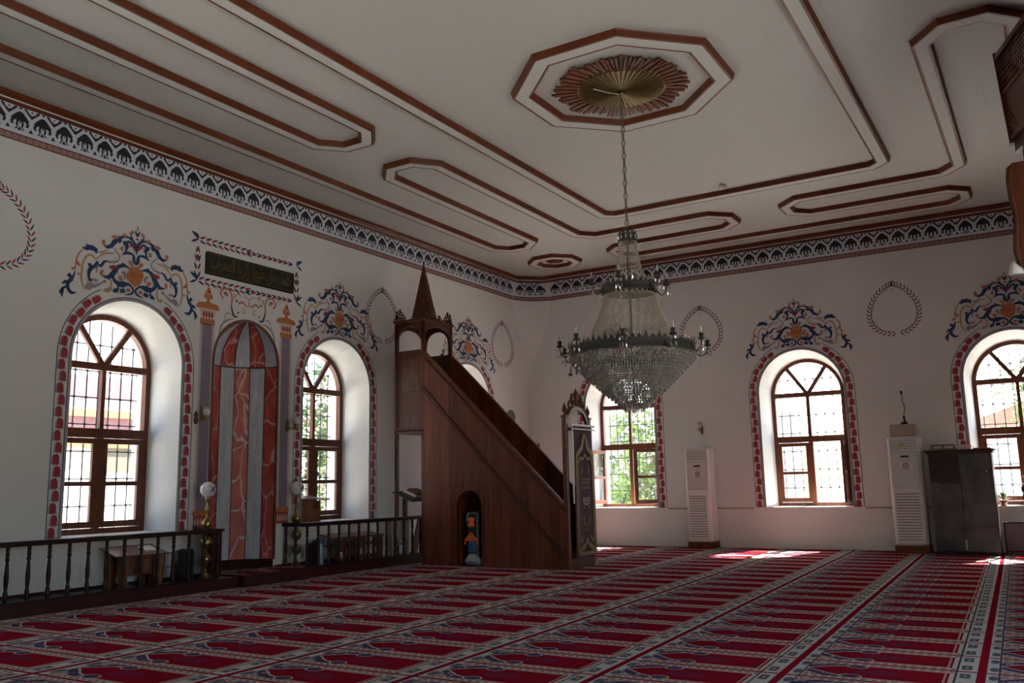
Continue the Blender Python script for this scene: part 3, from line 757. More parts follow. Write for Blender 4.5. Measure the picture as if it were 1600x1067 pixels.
strip([(x1, y0+ch), (x1, y1-ch), (x1-ch, y1), (x0+ch, y1), (x0, y1-ch), (x0, y0+ch), (x0+ch, y0), (x1-ch, y0)], .066)
def octo(cx, cy, ap, ph=PI/8): R = ap/cos(PI/8); return [(cx+R*cos(ph+PI/4*i), cy+R*sin(ph+PI/4*i)) for i in range(8)]
RC = (9.14, 3.98)
strip(octo(9.11, 3.97, 1.10), .076)
for sx, sy in ((1,1), (1,-1), (-1,1), (-1,-1)):
    c = (CX+sx*6.79, CY+sy*4.59); strip(octo(*c, .43), .066)
    mb = MB()
    for i in range(12):
        an = 2*PI*i/12; mb.obox(Matrix.Translation((c[0]+.10*cos(an), c[1]+.10*sin(an), ZC-.012)) @ Matrix.Rotation(an, 4, 'Z'), .15, .045, .024)
    mb.lathe((c[0], c[1], ZC-.05), [(0,0),(.05,.01),(.07,.03),(.07,.05)], 12)
    lab(mb.build('corner_rosette', M['mold'], CEIL), 'carved brown rosette in a small ceiling octagon')
# ceiling rose
rose = thing('ceiling_rose', 'carved wooden sunburst with a fluted brass disc at the ceiling centre', 'ceiling rose', (RC[0], RC[1], ZC))
mb = MB(); nR = 88
for i in range(nR):
    an = 2*PI*i/nR; a8 = ((an+PI/8) % (PI/4))-PI/8; R = .85*cos(PI/8)/cos(a8)*random.uniform(.93, 1.0)
    z = -.03-.012*(i % 2); w = .030
    mb.obox(Matrix.Rotation(an, 4, 'Z') @ Matrix.Translation(((R+.48)/2, 0, z)) @ Matrix.Rotation(rad(random.uniform(-4, 4)), 4, 'Y'), R-.48, w, .022)
mb.build('wooden_rays', M['mold'], rose)
mb = MB(); n = 96; prof = [(.54, -.035), (.50, -.06), (.30, -.075), (.10, -.085), (.0, -.09)]
v = []
for r, z in prof:
    for k in range(n):
        an = 2*PI*k/n; rr = r; v.append((rr*cos(an), rr*sin(an), z-(.012 if k % 2 else 0)*min(1, r*4)))
mb.add(v, [(i*n+k, i*n+(k+1) % n, (i+1)*n+(k+1) % n, (i+1)*n+k) for i in range(len(prof)-1) for k in range(n)])
mb.build('brass_disc', M['dbrass'], rose)
mb = MB().tube([(0,0,-.12), (-.15,.1,-.13), (-.30,.22,-.11)], .006, 6); lab(mb.build('cable_stub', M['white'], rose), 'short white cable')
tag(MB().lathe((13.34, 4.12, ZB-.03+.065), [(0,-.035),(.05,-.03),(.07,-.005),(.07,0)], 18).lathe((13.34, 4.12, ZC-.06), [(0,-.02),(.025,-.015),(.03,.0)], 12).build('smoke_detector', M['white']), 'small round white detector on the ceiling', 'smoke detector')
# ------------------------------------------------------------------ prayer niche
NC = 8.94; NR = .60
mih = bpy.data.objects.new('prayer_niche', None); COL.objects.link(mih); mih.location = (NC, YW, 0)
tag(mih, 'tall arched prayer niche striped in red and grey marbling', 'prayer niche')
nf = 8; ry = .57
def npt(k, z, f=1): a = PI*k/nf; return (NR*f*cos(a), ry*f*sin(a), z)
for k in range(nf):
    mb = MB(); mb.add([npt(k,.26), npt(k+1,.26), npt(k+1,3.13), npt(k,3.13)], [(0,1,2,3)])
    mb.build('lower_stripe', M['rmarble'] if k % 2 == 0 else M['wmarble'], mih)
    mb = MB(); m = 10; v = []
    for i in range(m+1):
        t = PI/2*i/m; v += [npt(k, 3.15+.62*sin(t), cos(t)), npt(k+1, 3.15+.62*sin(t), cos(t))]
    mb.add(v, [(2*i, 2*i+1, 2*i+3, 2*i+2) for i in range(m)])
    mb.build('dome_stripe', M['wmarble'] if k % 2 == 0 else M['rmarble'], mih)
mb = MB()
for k in range(nf+1):
    a = npt(k,.26,.993); b = npt(k,3.14,.993); mb.tube([a, b], .005, 5, 0)
    mb.tube([npt(k, 3.15+.62*sin(PI/2*i/8), cos(PI/2*i/8)*.99+.001) for i in range(8)], .005, 5, 0)
mb.tube([npt(k, 3.14, .99) for k in range(nf+1)], .009, 5, 0)
mb.build('dark_joints', M['black'], mih)
mb = MB()
for k in range(nf):
    A_ = [npt(k,.13,.96), npt(k+1,.13,.96), npt(k+1,.13,1.0), npt(k,.13,1.0)]
    mb.add(A_+[(x, y, .272) for x, y, z in A_], [(0,1,2,3),(7,6,5,4),(0,4,5,1),(2,6,7,3)])
mb.build('skirting', M['skirt'], mih)
A = [(x, z) for x, z in arch(0, .60, .27, 3.15, 30)]; B = [(x, z) for x, z in arch(0, .632, .27, 3.15, 30)]
MB().ring2(A, B, lambda a_, b_, d: (a_, d, b_), -.012, .01).build('arch_edging', M['brownedge'], mih)
mb = MB(); mb.box(-.595, .595, .0, .56, .10, .135); mb.build('floor_pad', M['step'], mih)

# painted pilasters either side and scrolls over the niche (part of the wall painting)
def pilaster(c, zt):
    mb = MB(); d = -.003
    def r(x0, x1, z0, z1, mi, dd=d): mb.poly([(x0,dd,z0),(x1,dd,z0),(x1,dd,z1),(x0,dd,z1)], mi)
    r(-.085, .085, 1.02, 3.62, 0); r(-.105, -.093, 1.02, 3.62, 1); r(.093, .105, 1.02, 3.62, 1); r(-.125, -.118, 1.02, 3.62, 1); r(.118, .125, 1.02, 3.62, 1)
    def cap(z, s=1):
        r(-.12, .12, z, z+.05*s, 2) if s > 0 else r(-.12, .12, z-.05, z, 2)
    # capital
    mb.poly([(-.12,d,3.61),(.12,d,3.61),(.13,d,3.65),(.12,d,3.69),(-.12,d,3.69),(-.13,d,3.65)], 2)
    mb.poly([(-.10,d,3.69),(.10,d,3.69),(.15,d,3.83),(-.15,d,3.83)], 4)
    mb.poly([(-.19,d,3.83),(.19,d,3.83),(.20,d,3.87),(.16,d,3.91),(.05,d,3.93),(-.05,d,3.93),(-.16,d,3.91),(-.20,d,3.87)], 2)
    for x in (-.09, -.03, .03, .09): leafp(mb, x*.8, 3.70, PI/2, .11, .04, 3, -.005)
    r(-.13, .13, 3.825, 3.837, 4, -.005); r(-.03, .03, 3.93, 3.98, 2)
    mb.poly([(-.07,d,3.98),(.07,d,3.98),(.078,d,4.03),(.05,d,4.07),(.012,d,4.15),(-.012,d,4.15),(-.05,d,4.07),(-.078,d,4.03)], 2)
    r(-.05, .05, 4.045, 4.055, 4, -.005); leafp(mb, .01, 4.06, PI/2, .07, .04, 3, -.006)
    # base
    mb.poly([(-.13,d,.95),(.13,d,.95),(.14,d,.985),(.12,d,1.02),(-.12,d,1.02),(-.14,d,.985)], 2)
    r(-.12, .12, .78, .95, 3)
    for x in (-.09, -.045, 0, .045, .09): leafp(mb, x, .80, PI/2, .13, .03, 4, -.005)
    return mb.build('painted_pilaster', [M['lilac'], M['pink'], M['orange'], M['red'], M['cream_paint']], wl, (c, YW, zt))
lab(pilaster(8.20, 0), 'painted lilac pilaster left of the niche'); lab(pilaster(9.70, 0), 'painted lilac pilaster right of the niche')
mb = MB()
nst = [('M',[(-.54,3.45),(-.50,3.62),(-.40,3.72),(-.28,3.76)],[.01,.03,.03,.01]),
 ('M',[(-.46,3.70),(-.40,3.83),(-.30,3.80)],[.01,.022,.004]),
 ('N',[(-.20,3.80),(-.27,3.80),(-.31,3.88),(-.33,3.96)],[.012,.035,.03,.02]),
 ('O',[(-.33,3.94),(-.32,4.08),(-.38,4.17),(-.48,4.17),(-.53,4.10),(-.48,4.03)],[.03,.035,.03,.03,.03,.03]),
 ('M',[(-.47,4.10),(-.43,4.11),(-.40,4.07)],[.05,.06,.04]),('R',[(-.45,4.10),(-.43,4.12)],[.03,.03]),
 ('M',[(-.56,4.14),(-.62,4.18),(-.63,4.12)],[.012,.012,.004]),
 ('O',[(-.24,4.10),(-.20,4.16),(-.16,4.10)],[.01,.03,.01]),('O',[(-.20,4.0),(-.12,4.03),(-.05,3.98),(.0,4.0)],[.03,.035,.02,.01]),
 ('M',[(-.02,4.0),(.0,4.08),(-.05,4.12),(-.12,4.14)],[.01,.014,.012,.008]),
 ('N',[(-.25,4.02),(-.22,4.05)],[.03,.02]),('M',[(-.13,3.94),(-.08,3.92),(-.10,3.87),(-.15,3.90)],[.012,.014,.014,.008]),
 ('O',[(-.22,3.85),(-.18,3.87)],[.04,.02]),('M',[(-.28,4.14),(-.27,4.06)],[.025,.02])]
for k, (c_, p_, w_) in enumerate(nst):
    for s in (1, -1): ribbon(mb, [(s*x, z) for x, z in p_], w_, CI[c_], -.003-.0002*(2*k+s))
lab(mb.build('painted_niche_scrolls', PALETTE, wl, (NC, YW, 0)), 'mauve and salmon painted scrolls over the prayer niche')
# garland frame round the inscription
mb = MB(); x0, x1, z0, z1 = 7.99, 9.90, 4.22, 4.81
def garl(a, b):
    L = math.hypot(b[0]-a[0], b[1]-a[1]); n = max(2, int(L/.105)); an = math.atan2(b[1]-a[1], b[0]-a[0])
    for i in range(n):
        t = (i+.2)/n; x = a[0]+(b[0]-a[0])*t; z = a[1]+(b[1]-a[1])*t; dr = an if i < n/2 else an+PI; 
        for s, mi in ((1, 0 if i % 2 else 3), (-1, 3 if i % 2 else 0)): leafp(mb, x-s*.010*sin(an), z+s*.012*cos(an), dr+s*.36, .125, .036, mi, -.003-.0003*s)
garl((x0, z1), (x1, z1)); garl((x0, z0), (x1, z0)); garl((x0, z0), (x0, z1)); garl((x1, z0), (x1, z1))
for x, z, sx in ((x0, z1, -1), (x1, z1, 1), (x0, z0, -1), (x1, z0, 1)):
    for an in (.9, 2.2, -.5): ribbon(mb, [(x, z), (x+sx*.07*cos(an*.6), z+.07*sin(an)), (x+sx*.12, z+.10*sin(an)*1.2)], [.012,.04,.004], 0, -.004)
lab(mb.build('painted_garland_frame', PALETTE, wl, (0, YW, 0)), 'painted rectangle of red and blue leaves round the inscription')
# inscription board
ins = thing('inscription_board', 'long dark board with gold calligraphy above the prayer niche', 'inscription board', (8.965, YW, 4.50))
ins_b = MB(); ins_b.prism([(-.83,-.165),(.83,-.165),(.845,-.15),(.845,.14),(.83,.16),(-.83,.16),(-.845,.14),(-.845,-.15)], lambda a_, b_, d: (a_, d, b_), -.04, 0)
fixn(ins_b.build('board', M['board_dark'], ins))
MB().box(-.81,.81,-.046,-.04,-.145,-.137).box(-.81,.81,-.046,-.04,.132,.14).build('gold_lines', M['gold'], ins)
cu = bpy.data.curves.new('lettering', 'FONT')
cu.body = ''.join(reversed('\uFEDB\uFEE0\uFEE4\uFE8E \uFEA9\uFEA7\uFEDE \uFECB\uFEE0\uFEF4\uFEEC\uFE8E \uFEAF\uFEDB\uFEAE\uFEF3\uFE8E \uFE8D\uFEDF\uFEE4\uFEA4\uFEAE\uFE8D\uFE8F'))
cu.size = .30; cu.align_x = 'CENTER'; cu.align_y = 'CENTER'; cu.offset = .003; cu.extrude = .002; cu.space_character = 1.0
to = bpy.data.objects.new('lettering', cu); COL.objects.link(to); to.parent = ins; to.location = (0, -.043, -.01); to.rotation_euler = (PI/2, 0, 0); bpy.context.view_layer.update()
lm = bpy.data.meshes.new_from_object(to, depsgraph=bpy.context.evaluated_depsgraph_get()); bpy.data.objects.remove(to)
xs_ = [v.co.x for v in lm.vertices]; ys_ = [v.co.y for v in lm.vertices]
lm.materials.clear(); lm.materials.append(M['gold'])
to = bpy.data.objects.new('lettering', lm); COL.objects.link(to); to.parent = ins; to.location = (0, -.043, -.0); to.rotation_euler = (PI/2, 0, 0)
if xs_:
    wx, wy = max(xs_)-min(xs_), max(ys_)-min(ys_); mx_, my_ = (max(xs_)+min(xs_))/2, (max(ys_)+min(ys_))/2
    for v in lm.vertices: v.co.x = (v.co.x-mx_)*1.55/wx; v.co.y = (v.co.y-my_)*.25/wy

# ------------------------------------------------------------------ platform and balustrades
PF = 9.50; PZ = .135
struct(MB().box(XW, 12.75, PF+.04, YW, 0, PZ-.004).build('floor_platform', M['sheet']))
pb = MB().box(XW, 8.42, PF, PF+.05, 0, PZ).box(9.70, 12.75, PF, PF+.05, 0, PZ); struct(pb.build('trim_4', M['step']))
st = thing('niche_step', 'low carpeted dark wood step in front of the prayer niche', 'step', (8.43, 9.40, 0))
MB().bbox(0, 1.22, 0, .64, 0, .155, .006).build('base', M['step'], st)
me = bpy.data.meshes.new('carpet_pad'); P = [(8.44,9.42,.16),(9.78,9.42,.16),(9.50,10.42,.16),(8.38,10.42,.16)]
P = [(8.45,9.42,.161),(9.63,9.42,.161),(9.63,10.04,.161),(8.45,10.04,.161)]
me.from_pydata([(p[0]-8.43, p[1]-9.40, p[2]) for p in P], [], [(0,1,2,3)]); ul = me.uv_layers.new(name='UVMap')
for li, t in enumerate([(0,.45),(2.1,.45),(2.1,.98),(0,.98)]): ul.data[li].uv = t
me.materials.append(M['carpet']); o = bpy.data.objects.new('carpet_pad', me); COL.objects.link(o); o.parent = st
struct(MB().box(XW, 8.33, YW-.012, YW, PZ, PZ+.045).box(9.56, 12.0, YW-.012, YW, PZ, PZ+.045).build('baseboard_left', M['step']))
BP = [(.014,0),(.018,.03),(.018,.13),(.012,.15),(.017,.20),(.0195,.27),(.014,.40),(.011,.445),(.018,.455),(.018,.475),(.013,.485),(.017,.52),(.014,.55),(.016,.57),(.016,.615)]
def baluster(): return MB().lathe((0,0,0), [(r*1.35, z) for r, z in BP], 8)
bal = baluster().build('baluster', M['rail']); BAL = bal.data; bpy.data.objects.remove(bal)
def railing(pts, label, xs, name='balustrade'):
    t = thing(name, label, 'railing', (pts[0][0], pts[0][1], PZ)); o0 = Vector(pts[0])
    mb = MB()
    for p, q_ in zip(pts[:-1], pts[1:]):
        a_, b_ = Vector(p)-o0, Vector(q_)-o0; d = (b_-a_).normalized()*.03
        mb.bar((*(a_-d), .632), (*(b_+d), .632), .075, .038); mb.bar((*(a_-d), .605), (*(b_+d), .605), .045, .02)
    mb.build('handrail', M['rail'], t)
    mb = MB()
    for p, q_ in zip(pts[:-1], pts[1:]):
        a_, b_ = Vector(p)-o0, Vector(q_)-o0; mb.bar((*a_, .012), (*b_, .012), .05, .02)
    mb.build('bottom_rail', M['rail'], t)
    for x, y in xs:
        b_ = bpy.data.objects.new('baluster', BAL); COL.objects.link(b_); b_.parent = t; b_.location = (x-o0.x, y-o0.y, 0)
    return t
RY = 9.56
railing([(2.3, RY), (8.10, RY), (8.10, 9.98)], 'dark turned wooden railing left of the prayer niche', [(5.335-.2305*k, RY) for k in range(13, 0, -1)]+[(5.335+.2305*k, RY) for k in range(13)]+[(8.10, 9.80)])
railing([(9.72, 10.0), (9.72, RY), (12.55, RY)], 'dark turned wooden railing between the prayer niche and the pulpit', [(9.72, 9.97), (9.72, 9.78)]+[(9.74+.2285*k, RY) for k in range(13)])

# floor lamps
def brass_lamp(x, y, label):
    t = thing('brass_floor_lamp', label, 'lamp', (x, y, PZ), group='brass lamps beside the prayer niche')
    pr = [(.11,0),(.11,.012),(.085,.02),(.06,.06),(.03,.10),(.022,.13),(.024,.16),(.045,.185),(.070,.22),(.082,.26),(.070,.30),(.040,.335),(.024,.355),(.028,.385),(.055,.41),(.078,.45),(.082,.49),(.060,.535),(.030,.57),(.022,.60),(.03,.63),(.06,.66),(.075,.70),(.070,.75),(.045,.79),(.022,.82),(.020,.86),(.034,.88),(.045,.91),(.034,.94),(.02,.96),(.02,1.0),(.04,1.03),(.05,1.055),(.045,1.065),(0,1.065)]
    MB().lathe((0,0,0), [(r*(.95 if r > .05 else .62), z) for r, z in pr], 20).build('stand', M['brass'], t)
    g = MB(); n = 12; g.lathe((0,0,1.165), [(.104*sin(PI*i/n), -.104*cos(PI*i/n)) for i in range(n+1)], 20); gl = g.build('glass_globe', M['glass_ball'], t)
    m = MB()
    for k in range(3):
        an = -1.9+.25*k; ribbon3 = [(.106*cos(an+.1*s)*1.0, .106*sin(an+.1*s), 1.165+.02*math.sin(s*2)+.02*(k-1)) for s in (-1.5,-.5,.5,1.5)]; m.tube(ribbon3, .004, 5)
    m.tube([(.09*cos(-1.6), .106*sin(-1.6), 1.20), (.0, -.106, 1.16), (.01, -.104, 1.13)], .004, 5)
    m.build('black_motif', M['black'], gl)
    return t
brass_lamp(8.0, 9.67, 'brass floor lamp with white globe left of the prayer niche')
brass_lamp(9.82, 9.86, 'brass floor lamp with white globe right of the prayer niche')
t = thing('wooden_stand', 'tall dark wooden block stand behind the left brass lamp', 'stand', (8.27, 9.86, PZ))
MB().bbox(-.09, .09, -.08, .08, 0, .60, .008).build('body', M['step'], t); MB().bbox(-.115, .115, -.10, .10, .60, .635, .006).build('top', M['rail'], t)

# low reading desk behind the left railing
t = thing('reading_desk', 'small brown reading desk with an open book behind the left railing', 'desk', (6.70, 9.66, PZ))
mb = MB(); mb.add([(-.03,-.02,.375),(.70,-.02,.375),(.70,.32,.475),(-.03,.32,.475),(-.03,-.02,.395),(.70,-.02,.395),(.70,.32,.495),(-.03,.32,.495)], [(0,3,2,1),(4,5,6,7),(0,1,5,4),(1,2,6,5),(2,3,7,6),(3,0,4,7)])
mb.build('sloping_top', M['bench'], t)
for x in (.06, .50):
    for y in (.0, .22): MB().bbox(x, x+(.09 if x < .3 else .14), y, y+.07, 0, .375+y*.28, .005).build('leg', M['desk'], t)
MB().box(.15, .50, .02, .04, .16, .37).build('front_panel', M['bench'], t)
MB().bbox(.30, .42, .005, .02, .20, .33, .003).build('drawer_front', M['desk'], t)
mb = MB(); mb.add([(.42,.06,.438),(.60,.06,.438),(.60,.22,.485),(.42,.22,.485),(.42,.06,.420),(.60,.06,.420),(.60,.22,.467),(.42,.22,.467)], [(0,1,2,3),(0,4,5,1),(1,5,6,2),(2,6,7,3),(3,7,4,0)])
bk = mb.build('open_book', M['paper'], None, (6.70, 9.66, PZ)); tag(bk, 'pale open book lying on the small reading desk', 'book')
# folding wire rack with bag
t = thing('wire_rack', 'thin black wire rack with a dark bag behind the left railing', 'rack', (7.48, 9.84, PZ))
mb = MB()
for x, y in ((0,0),(.05,.1),(.16,0),(.30,.1),(.46,0)): mb.tube([(x, y, 0), (x+.01, y*.5, .36)], .006, 6)
mb.tube([(0,0,.365),(.46,.0,.385)], .007, 6); mb.tube([(0,.08,.18),(.46,.08,.2)], .005, 6); mb.tube([(.02,0,.33),(.12,.1,0)], .005, 6)
mb.tube([(.14,0,.36),(.18,.02,.18),(.15,.02,0)], [.02,.035,.03], 8)
mb.build('frame', M['iron'], t)
MB().bbox(.30, .46, -.02, .12, .01, .40, .02).build('bag', M['blackp'], t)
# lectern standing in the niche of window 2
t = thing('window_lectern', 'brown wooden lectern with slanted top standing at the second window sill', 'lectern', (10.13, 10.075, 0))
MB().bbox(0, .245, .01, .03, .77, 1.12, .004).build('side_panel', M['desk'], t)
MB().box(.0,.03,.03,.36,.77,1.12).build('rear_panel', M['desk'], t)
mb = MB(); mb.box(.235,.265,.02,.36,.765,1.10); mb.box(.26,.44,.02,.04,.765,.96); mb.box(.41,.44,.02,.36,.765,1.10); mb.build('frame', M['desk'], t)
MB().box(.26, .41, .05, .07, .97, 1.09).build('inner_panel', M['bench'], t)
mb = MB(); mb.add([(-.02,-.02,1.12),(.60,-.02,1.10),(.60,.38,1.16),(-.02,.38,1.18),(-.02,-.02,1.135),(.60,-.02,1.115),(.60,.38,1.175),(-.02,.38,1.195)], [(0,3,2,1),(4,5,6,7),(0,1,5,4),(1,2,6,5),(2,3,7,6),(3,0,4,7)])
mb.build('slanted_top', M['bench'], t)
# long low bench desk
t = thing('low_bench', 'long low brown slanted bench behind the right railing', 'bench', (10.52, 9.68, PZ))
mb = MB(); mb.add([(-.1,0,.37),(1.14,0,.36),(1.18,.32,.40),(-.08,.32,.42),(-.1,0,.39),(1.14,0,.38),(1.18,.32,.42),(-.08,.32,.44)], [(0,3,2,1),(4,5,6,7),(0,1,5,4),(1,2,6,5),(2,3,7,6),(3,0,4,7)])
mb.build('slanted_top', M['bench'], t)
for x in (0, .45, .88): MB().bbox(x, x+.24, .02, .05, 0, .36, .004).build('upright_panel', M['bench'], t)
MB().box(0, 1.1, .05, .30, .24, .27).build('shelf', M['bench'], t)
for k, (x, z) in enumerate(((.12,.07),(.58,.10),(.98,.1))):
    tag(MB().bbox(x, x+.07, 0, .02, z, z+.10, .003).build('paper_note', M['paper'], None, (10.42, 9.655, PZ)), ['small white paper by the left end of the low bench', 'small white paper at the middle of the low bench', 'small white paper by the right end of the low bench'][k], 'paper')
# cylinder and black case
t = thing('metal_flask', 'tall pale teal metal cylinder with a handle beside the low bench', 'flask', (10.20, 9.73, PZ))
MB().lathe((0,0,0), [(0,0),(.045,0),(.05,.02),(.05,.32),(.035,.35),(.035,.36),(0,.36)], 16).build('body', M['teal'], t)
MB().lathe((0,0,.33), [(.053,0),(.056,.02),(.056,.05),(.045,.065),(0,.065)], 16).tube([(-.05,0,.37),(-.09,0,.40),(-.06,0,.43)], .007, 6).build('lid', M['bluep'], t)
tag(MB().bbox(0,.17,0,.12,0,.34,.012).bbox(.03,.14,.02,.10,.34,.37,.01).build('black_case', M['blackp'], None, (10.22, 9.83, PZ)), 'upright black case between flask and low bench', 'case')
tag(MB().bbox(0,.08,0,.06,0,.33,.008).build('dark_box', M['step'], None, (10.02, 9.80, PZ)), 'narrow dark upright box left of the teal flask', 'box')
# cream stand
t = thing('cream_stand', 'cream wooden side table with open legs by the pulpit', 'table', (11.76, 9.60, PZ))
MB().bbox(-.03, .50, -.012, .125, .60, .635, .006).build('top', M['cream_wood'], t)
for x in (0, .42):
    for y in (0, .08): MB().bbox(x, x+.05, y, y+.04, 0, .60, .004).build('leg', M['cream_wood'], t)
MB().box(.05, .42, .01, .03, .26, .60).build('front_panel', M['cream_wood'], t)
MB().box(.02, .44, .05, .07, .18, .22).build('stretcher', M['cream_wood'], t)
mb = MB(); mb.obox(Matrix.Translation((12.52, 9.66, PZ+.30)) @ Matrix.Rotation(rad(9), 4, 'X') @ Matrix.Rotation(rad(7), 4, 'Y'), .16, .02, .60)
tag(mb.build('leaning_plank', M['desk']), 'narrow orange-brown plank leaning inside the pulpit bay', 'plank')

# wall lights
def sconce(loc, rz, label, cup=True):
    t = thing('wall_light', label, 'wall light', loc, rz, 'brass wall lights')
    MB().lathe((0,0,0), [(0,-.09),(.02,-.08),(.03,-.03),(.018,0),(.03,.04),(.015,.08),(0,.10)], 12).build('backplate', M['dbrass'], t)
    MB().tube([(0,-.01,-.03),(.0,-.07,-.05),(.0,-.12,-.02),(0,-.14,.01)], .011, 8).lathe((0,-.14,0), [(0,-.04),(.03,-.02),(.045,.02),(.02,.03)], 12).build('arm', M['brass'], t)
    if cup: MB().lathe((0,-.14,.02), [(.02,0),(.042,.02),(.05,.07),(.042,.12),(.046,.125),(.055,.07),(.045,.015)], 14).build('glass_cup', M['glass_cup'], t)
    return t
sconce((8.05, YW-.02, 2.28), rad(35), 'brass wall light with glass cup left of the prayer niche')
sconce((9.76, YW-.02, 2.25), rad(35), 'brass wall light with glass cup right of the prayer niche')
sconce((XE-.02, 6.01, 2.30), -PI/2, 'brass wall light above the left air conditioner')
sconce((XE-.02, 9.80, 2.10), -PI/2, 'brass wall light near the room corner beyond the pulpit stairs', False)
tag(fixn(MB().lathe((0,0,0), [(.0,-.03),(.10,-.028),(.15,-.015),(.16,0),(.15,.012),(0,.012)], 24).build('wall_fan', M['oval'], None, (16.33, YW-.03, 2.74))), 'round blue-grey disc on the wall near the corner', 'wall disc')
o = COL.objects['wall_fan']; o.rotation_euler = (PI/2, 0, 0); o.name = 'wall_disc'

# ------------------------------------------------------------------ pulpit (minbar)
mn = thing('pulpit', 'tall brown wooden pulpit with long stairs and a pointed spire', 'pulpit', (12.05, 6.41, 0))
X1 = .87; YK = 2.74; YB = 3.38                             # local: x across, y toward the wall
def rz_(y): return .93+(y-.04)*.985                         # top of the stair side at y
HA = .515-.0; hc = 1.82; hr = .243                          # small arched opening in the side
def side_panel(x0, x1, hole=True):
    mb = MB(); fn = lambda a_, b_, d: (d, a_, b_)
    A = arch(hc, hr, 0, .965, 14)
    def colq(ya, yb, za0, zb0):
        mb.prism([(ya, za0), (yb, zb0), (yb, rz_(yb)), (ya, rz_(ya))], fn, x0, x1)
    colq(.06, hc-hr, 0, 0)
    for p, q_ in zip(A[1:-2], A[2:-1]): colq(p[0], q_[0], p[1], q_[1])
    colq(hc+hr, YK, 0, 0)
    return fixn(mb.build('side_panel', M['minbar'], mn))
side_panel(0, .035); 
mb = MB(); mb.prism([(.06,0),(YK,0),(YK,rz_(YK)),(.06,rz_(.06))], lambda a_, b_, d: (d, a_, b_), X1-.035, X1); fixn(mb.build('side_panel', M['minbar'], mn))
A = arch(hc, hr, 0, .965, 14); B = arch(hc, hr+.035, 0, .965, 14)
mb = MB().ring2(A, B, lambda a_, b_, d: (d, a_, b_), -.012, .45); fixn(mb.build('opening_frame', M['minbar_trim'], mn))
MB().box(.45, .47, hc-hr-.04, hc+hr+.04, 0, 1.25).build('opening_back', M['minbar_dark'], mn)
for x, w in ((-.005, .06), (X1+.005, .06)):                 # sloping handrails
    mb = MB(); mb.bar((x+.017*(1 if x < .1 else -1), .05, rz_(.05)), (x+.017*(1 if x < .1 else -1), YK, rz_(YK)), w, .05)
    if x < .1: mb.bar((-.008, .08, rz_(.08)-.10), (-.008, YK, rz_(YK)-.10), .02, .02)
    mb.build('handrail', M['minbar_trim'], mn)
mb = MB().bar((-.008, .08, .19), (-.008, YK, 2.95), .022, .035).bar((-.006, .08, .14), (-.006, YK, 2.90), .014, .015); mb.build('sloping_moulding', M['minbar_dark'], mn)
mb = MB(); ns = 11
for i in range(ns):
    y = .15+i*(YK-.15)/ns; z = (i+1)*2.75/ns; mb.box(.035, X1-.035, y, y+(YK-.15)/ns+.02, z-.04, z); mb.box(.035, X1-.035, y, y+.02, z-2.75/ns, z)
mb.build('stairs', M['minbar_dark'], mn)
# portal
for x in (0, X1-.075):
    p = MB().bbox(x, x+.075, 0, .075, 0, 2.30, .006).bbox(x-.008, x+.083, -.008, .083, 2.30, 2.335, .004).build('portal_post', M['minbar_trim'], mn)
    MB().lathe((x+.0375, .0375, 2.33), [(.02,0),(.014,.03),(.035,.07),(.04,.10),(.025,.14),(.01,.18),(0,.215)], 10).build('finial', M['minbar_trim'], p)
mb = MB(); fn = lambda a_, b_, d: (a_, d, b_)
cx = X1/2
A = [(cx+.34*cos(PI*i/14), 2.14+.30*sin(PI*i/14)) for i in range(15)]; B = [(cx+.385*cos(PI*i/14), 2.14+.35*sin(PI*i/14)) for i in range(15)]
mb.ring2(A, B, fn, .01, .06); mb.box(.07, X1-.07, .01, .06, 2.10, 2.15)
fixn(mb.build('portal_arch', M['minbar_trim'], mn))
mb = MB()
for s in (1, -1):                                           # openwork crest of scrolls over the portal
    mb.tube([(cx+s*x, .035, z) for x, z in ((.36,2.34),(.30,2.40),(.24,2.46),(.26,2.53),(.20,2.58),(.15,2.52),(.16,2.62),(.11,2.68),(.06,2.66))], [.02,.025,.022,.02,.024,.02,.022,.02,.016], 7)
    mb.tube([(cx+s*x, .035, z) for x, z in ((.22,2.46),(.14,2.48),(.08,2.56),(.03,2.60))], .016, 7)
    mb.tube([(cx+s*x, .035, z) for x, z in ((.10,2.50),(.10,2.58),(.05,2.52))], .013, 7)
    mb.lathe((cx+s*.15, .035, 2.66), [(0,-.03),(.022,0),(0,.05)], 8)
mb.lathe((cx, .035, 2.66), [(.02,-.12),(.03,-.05),(.045,.0),(.04,.05),(.018,.09),(0,.13)], 10)
mb.tube([(cx,.035,2.48),(cx,.035,2.66)], .018, 7)
mb.build('carved_crest', M['minbar_trim'], mn)
MB().box(.075, X1-.075, .0, .06, 0, .15).build('threshold', M['minbar_dark'], mn)
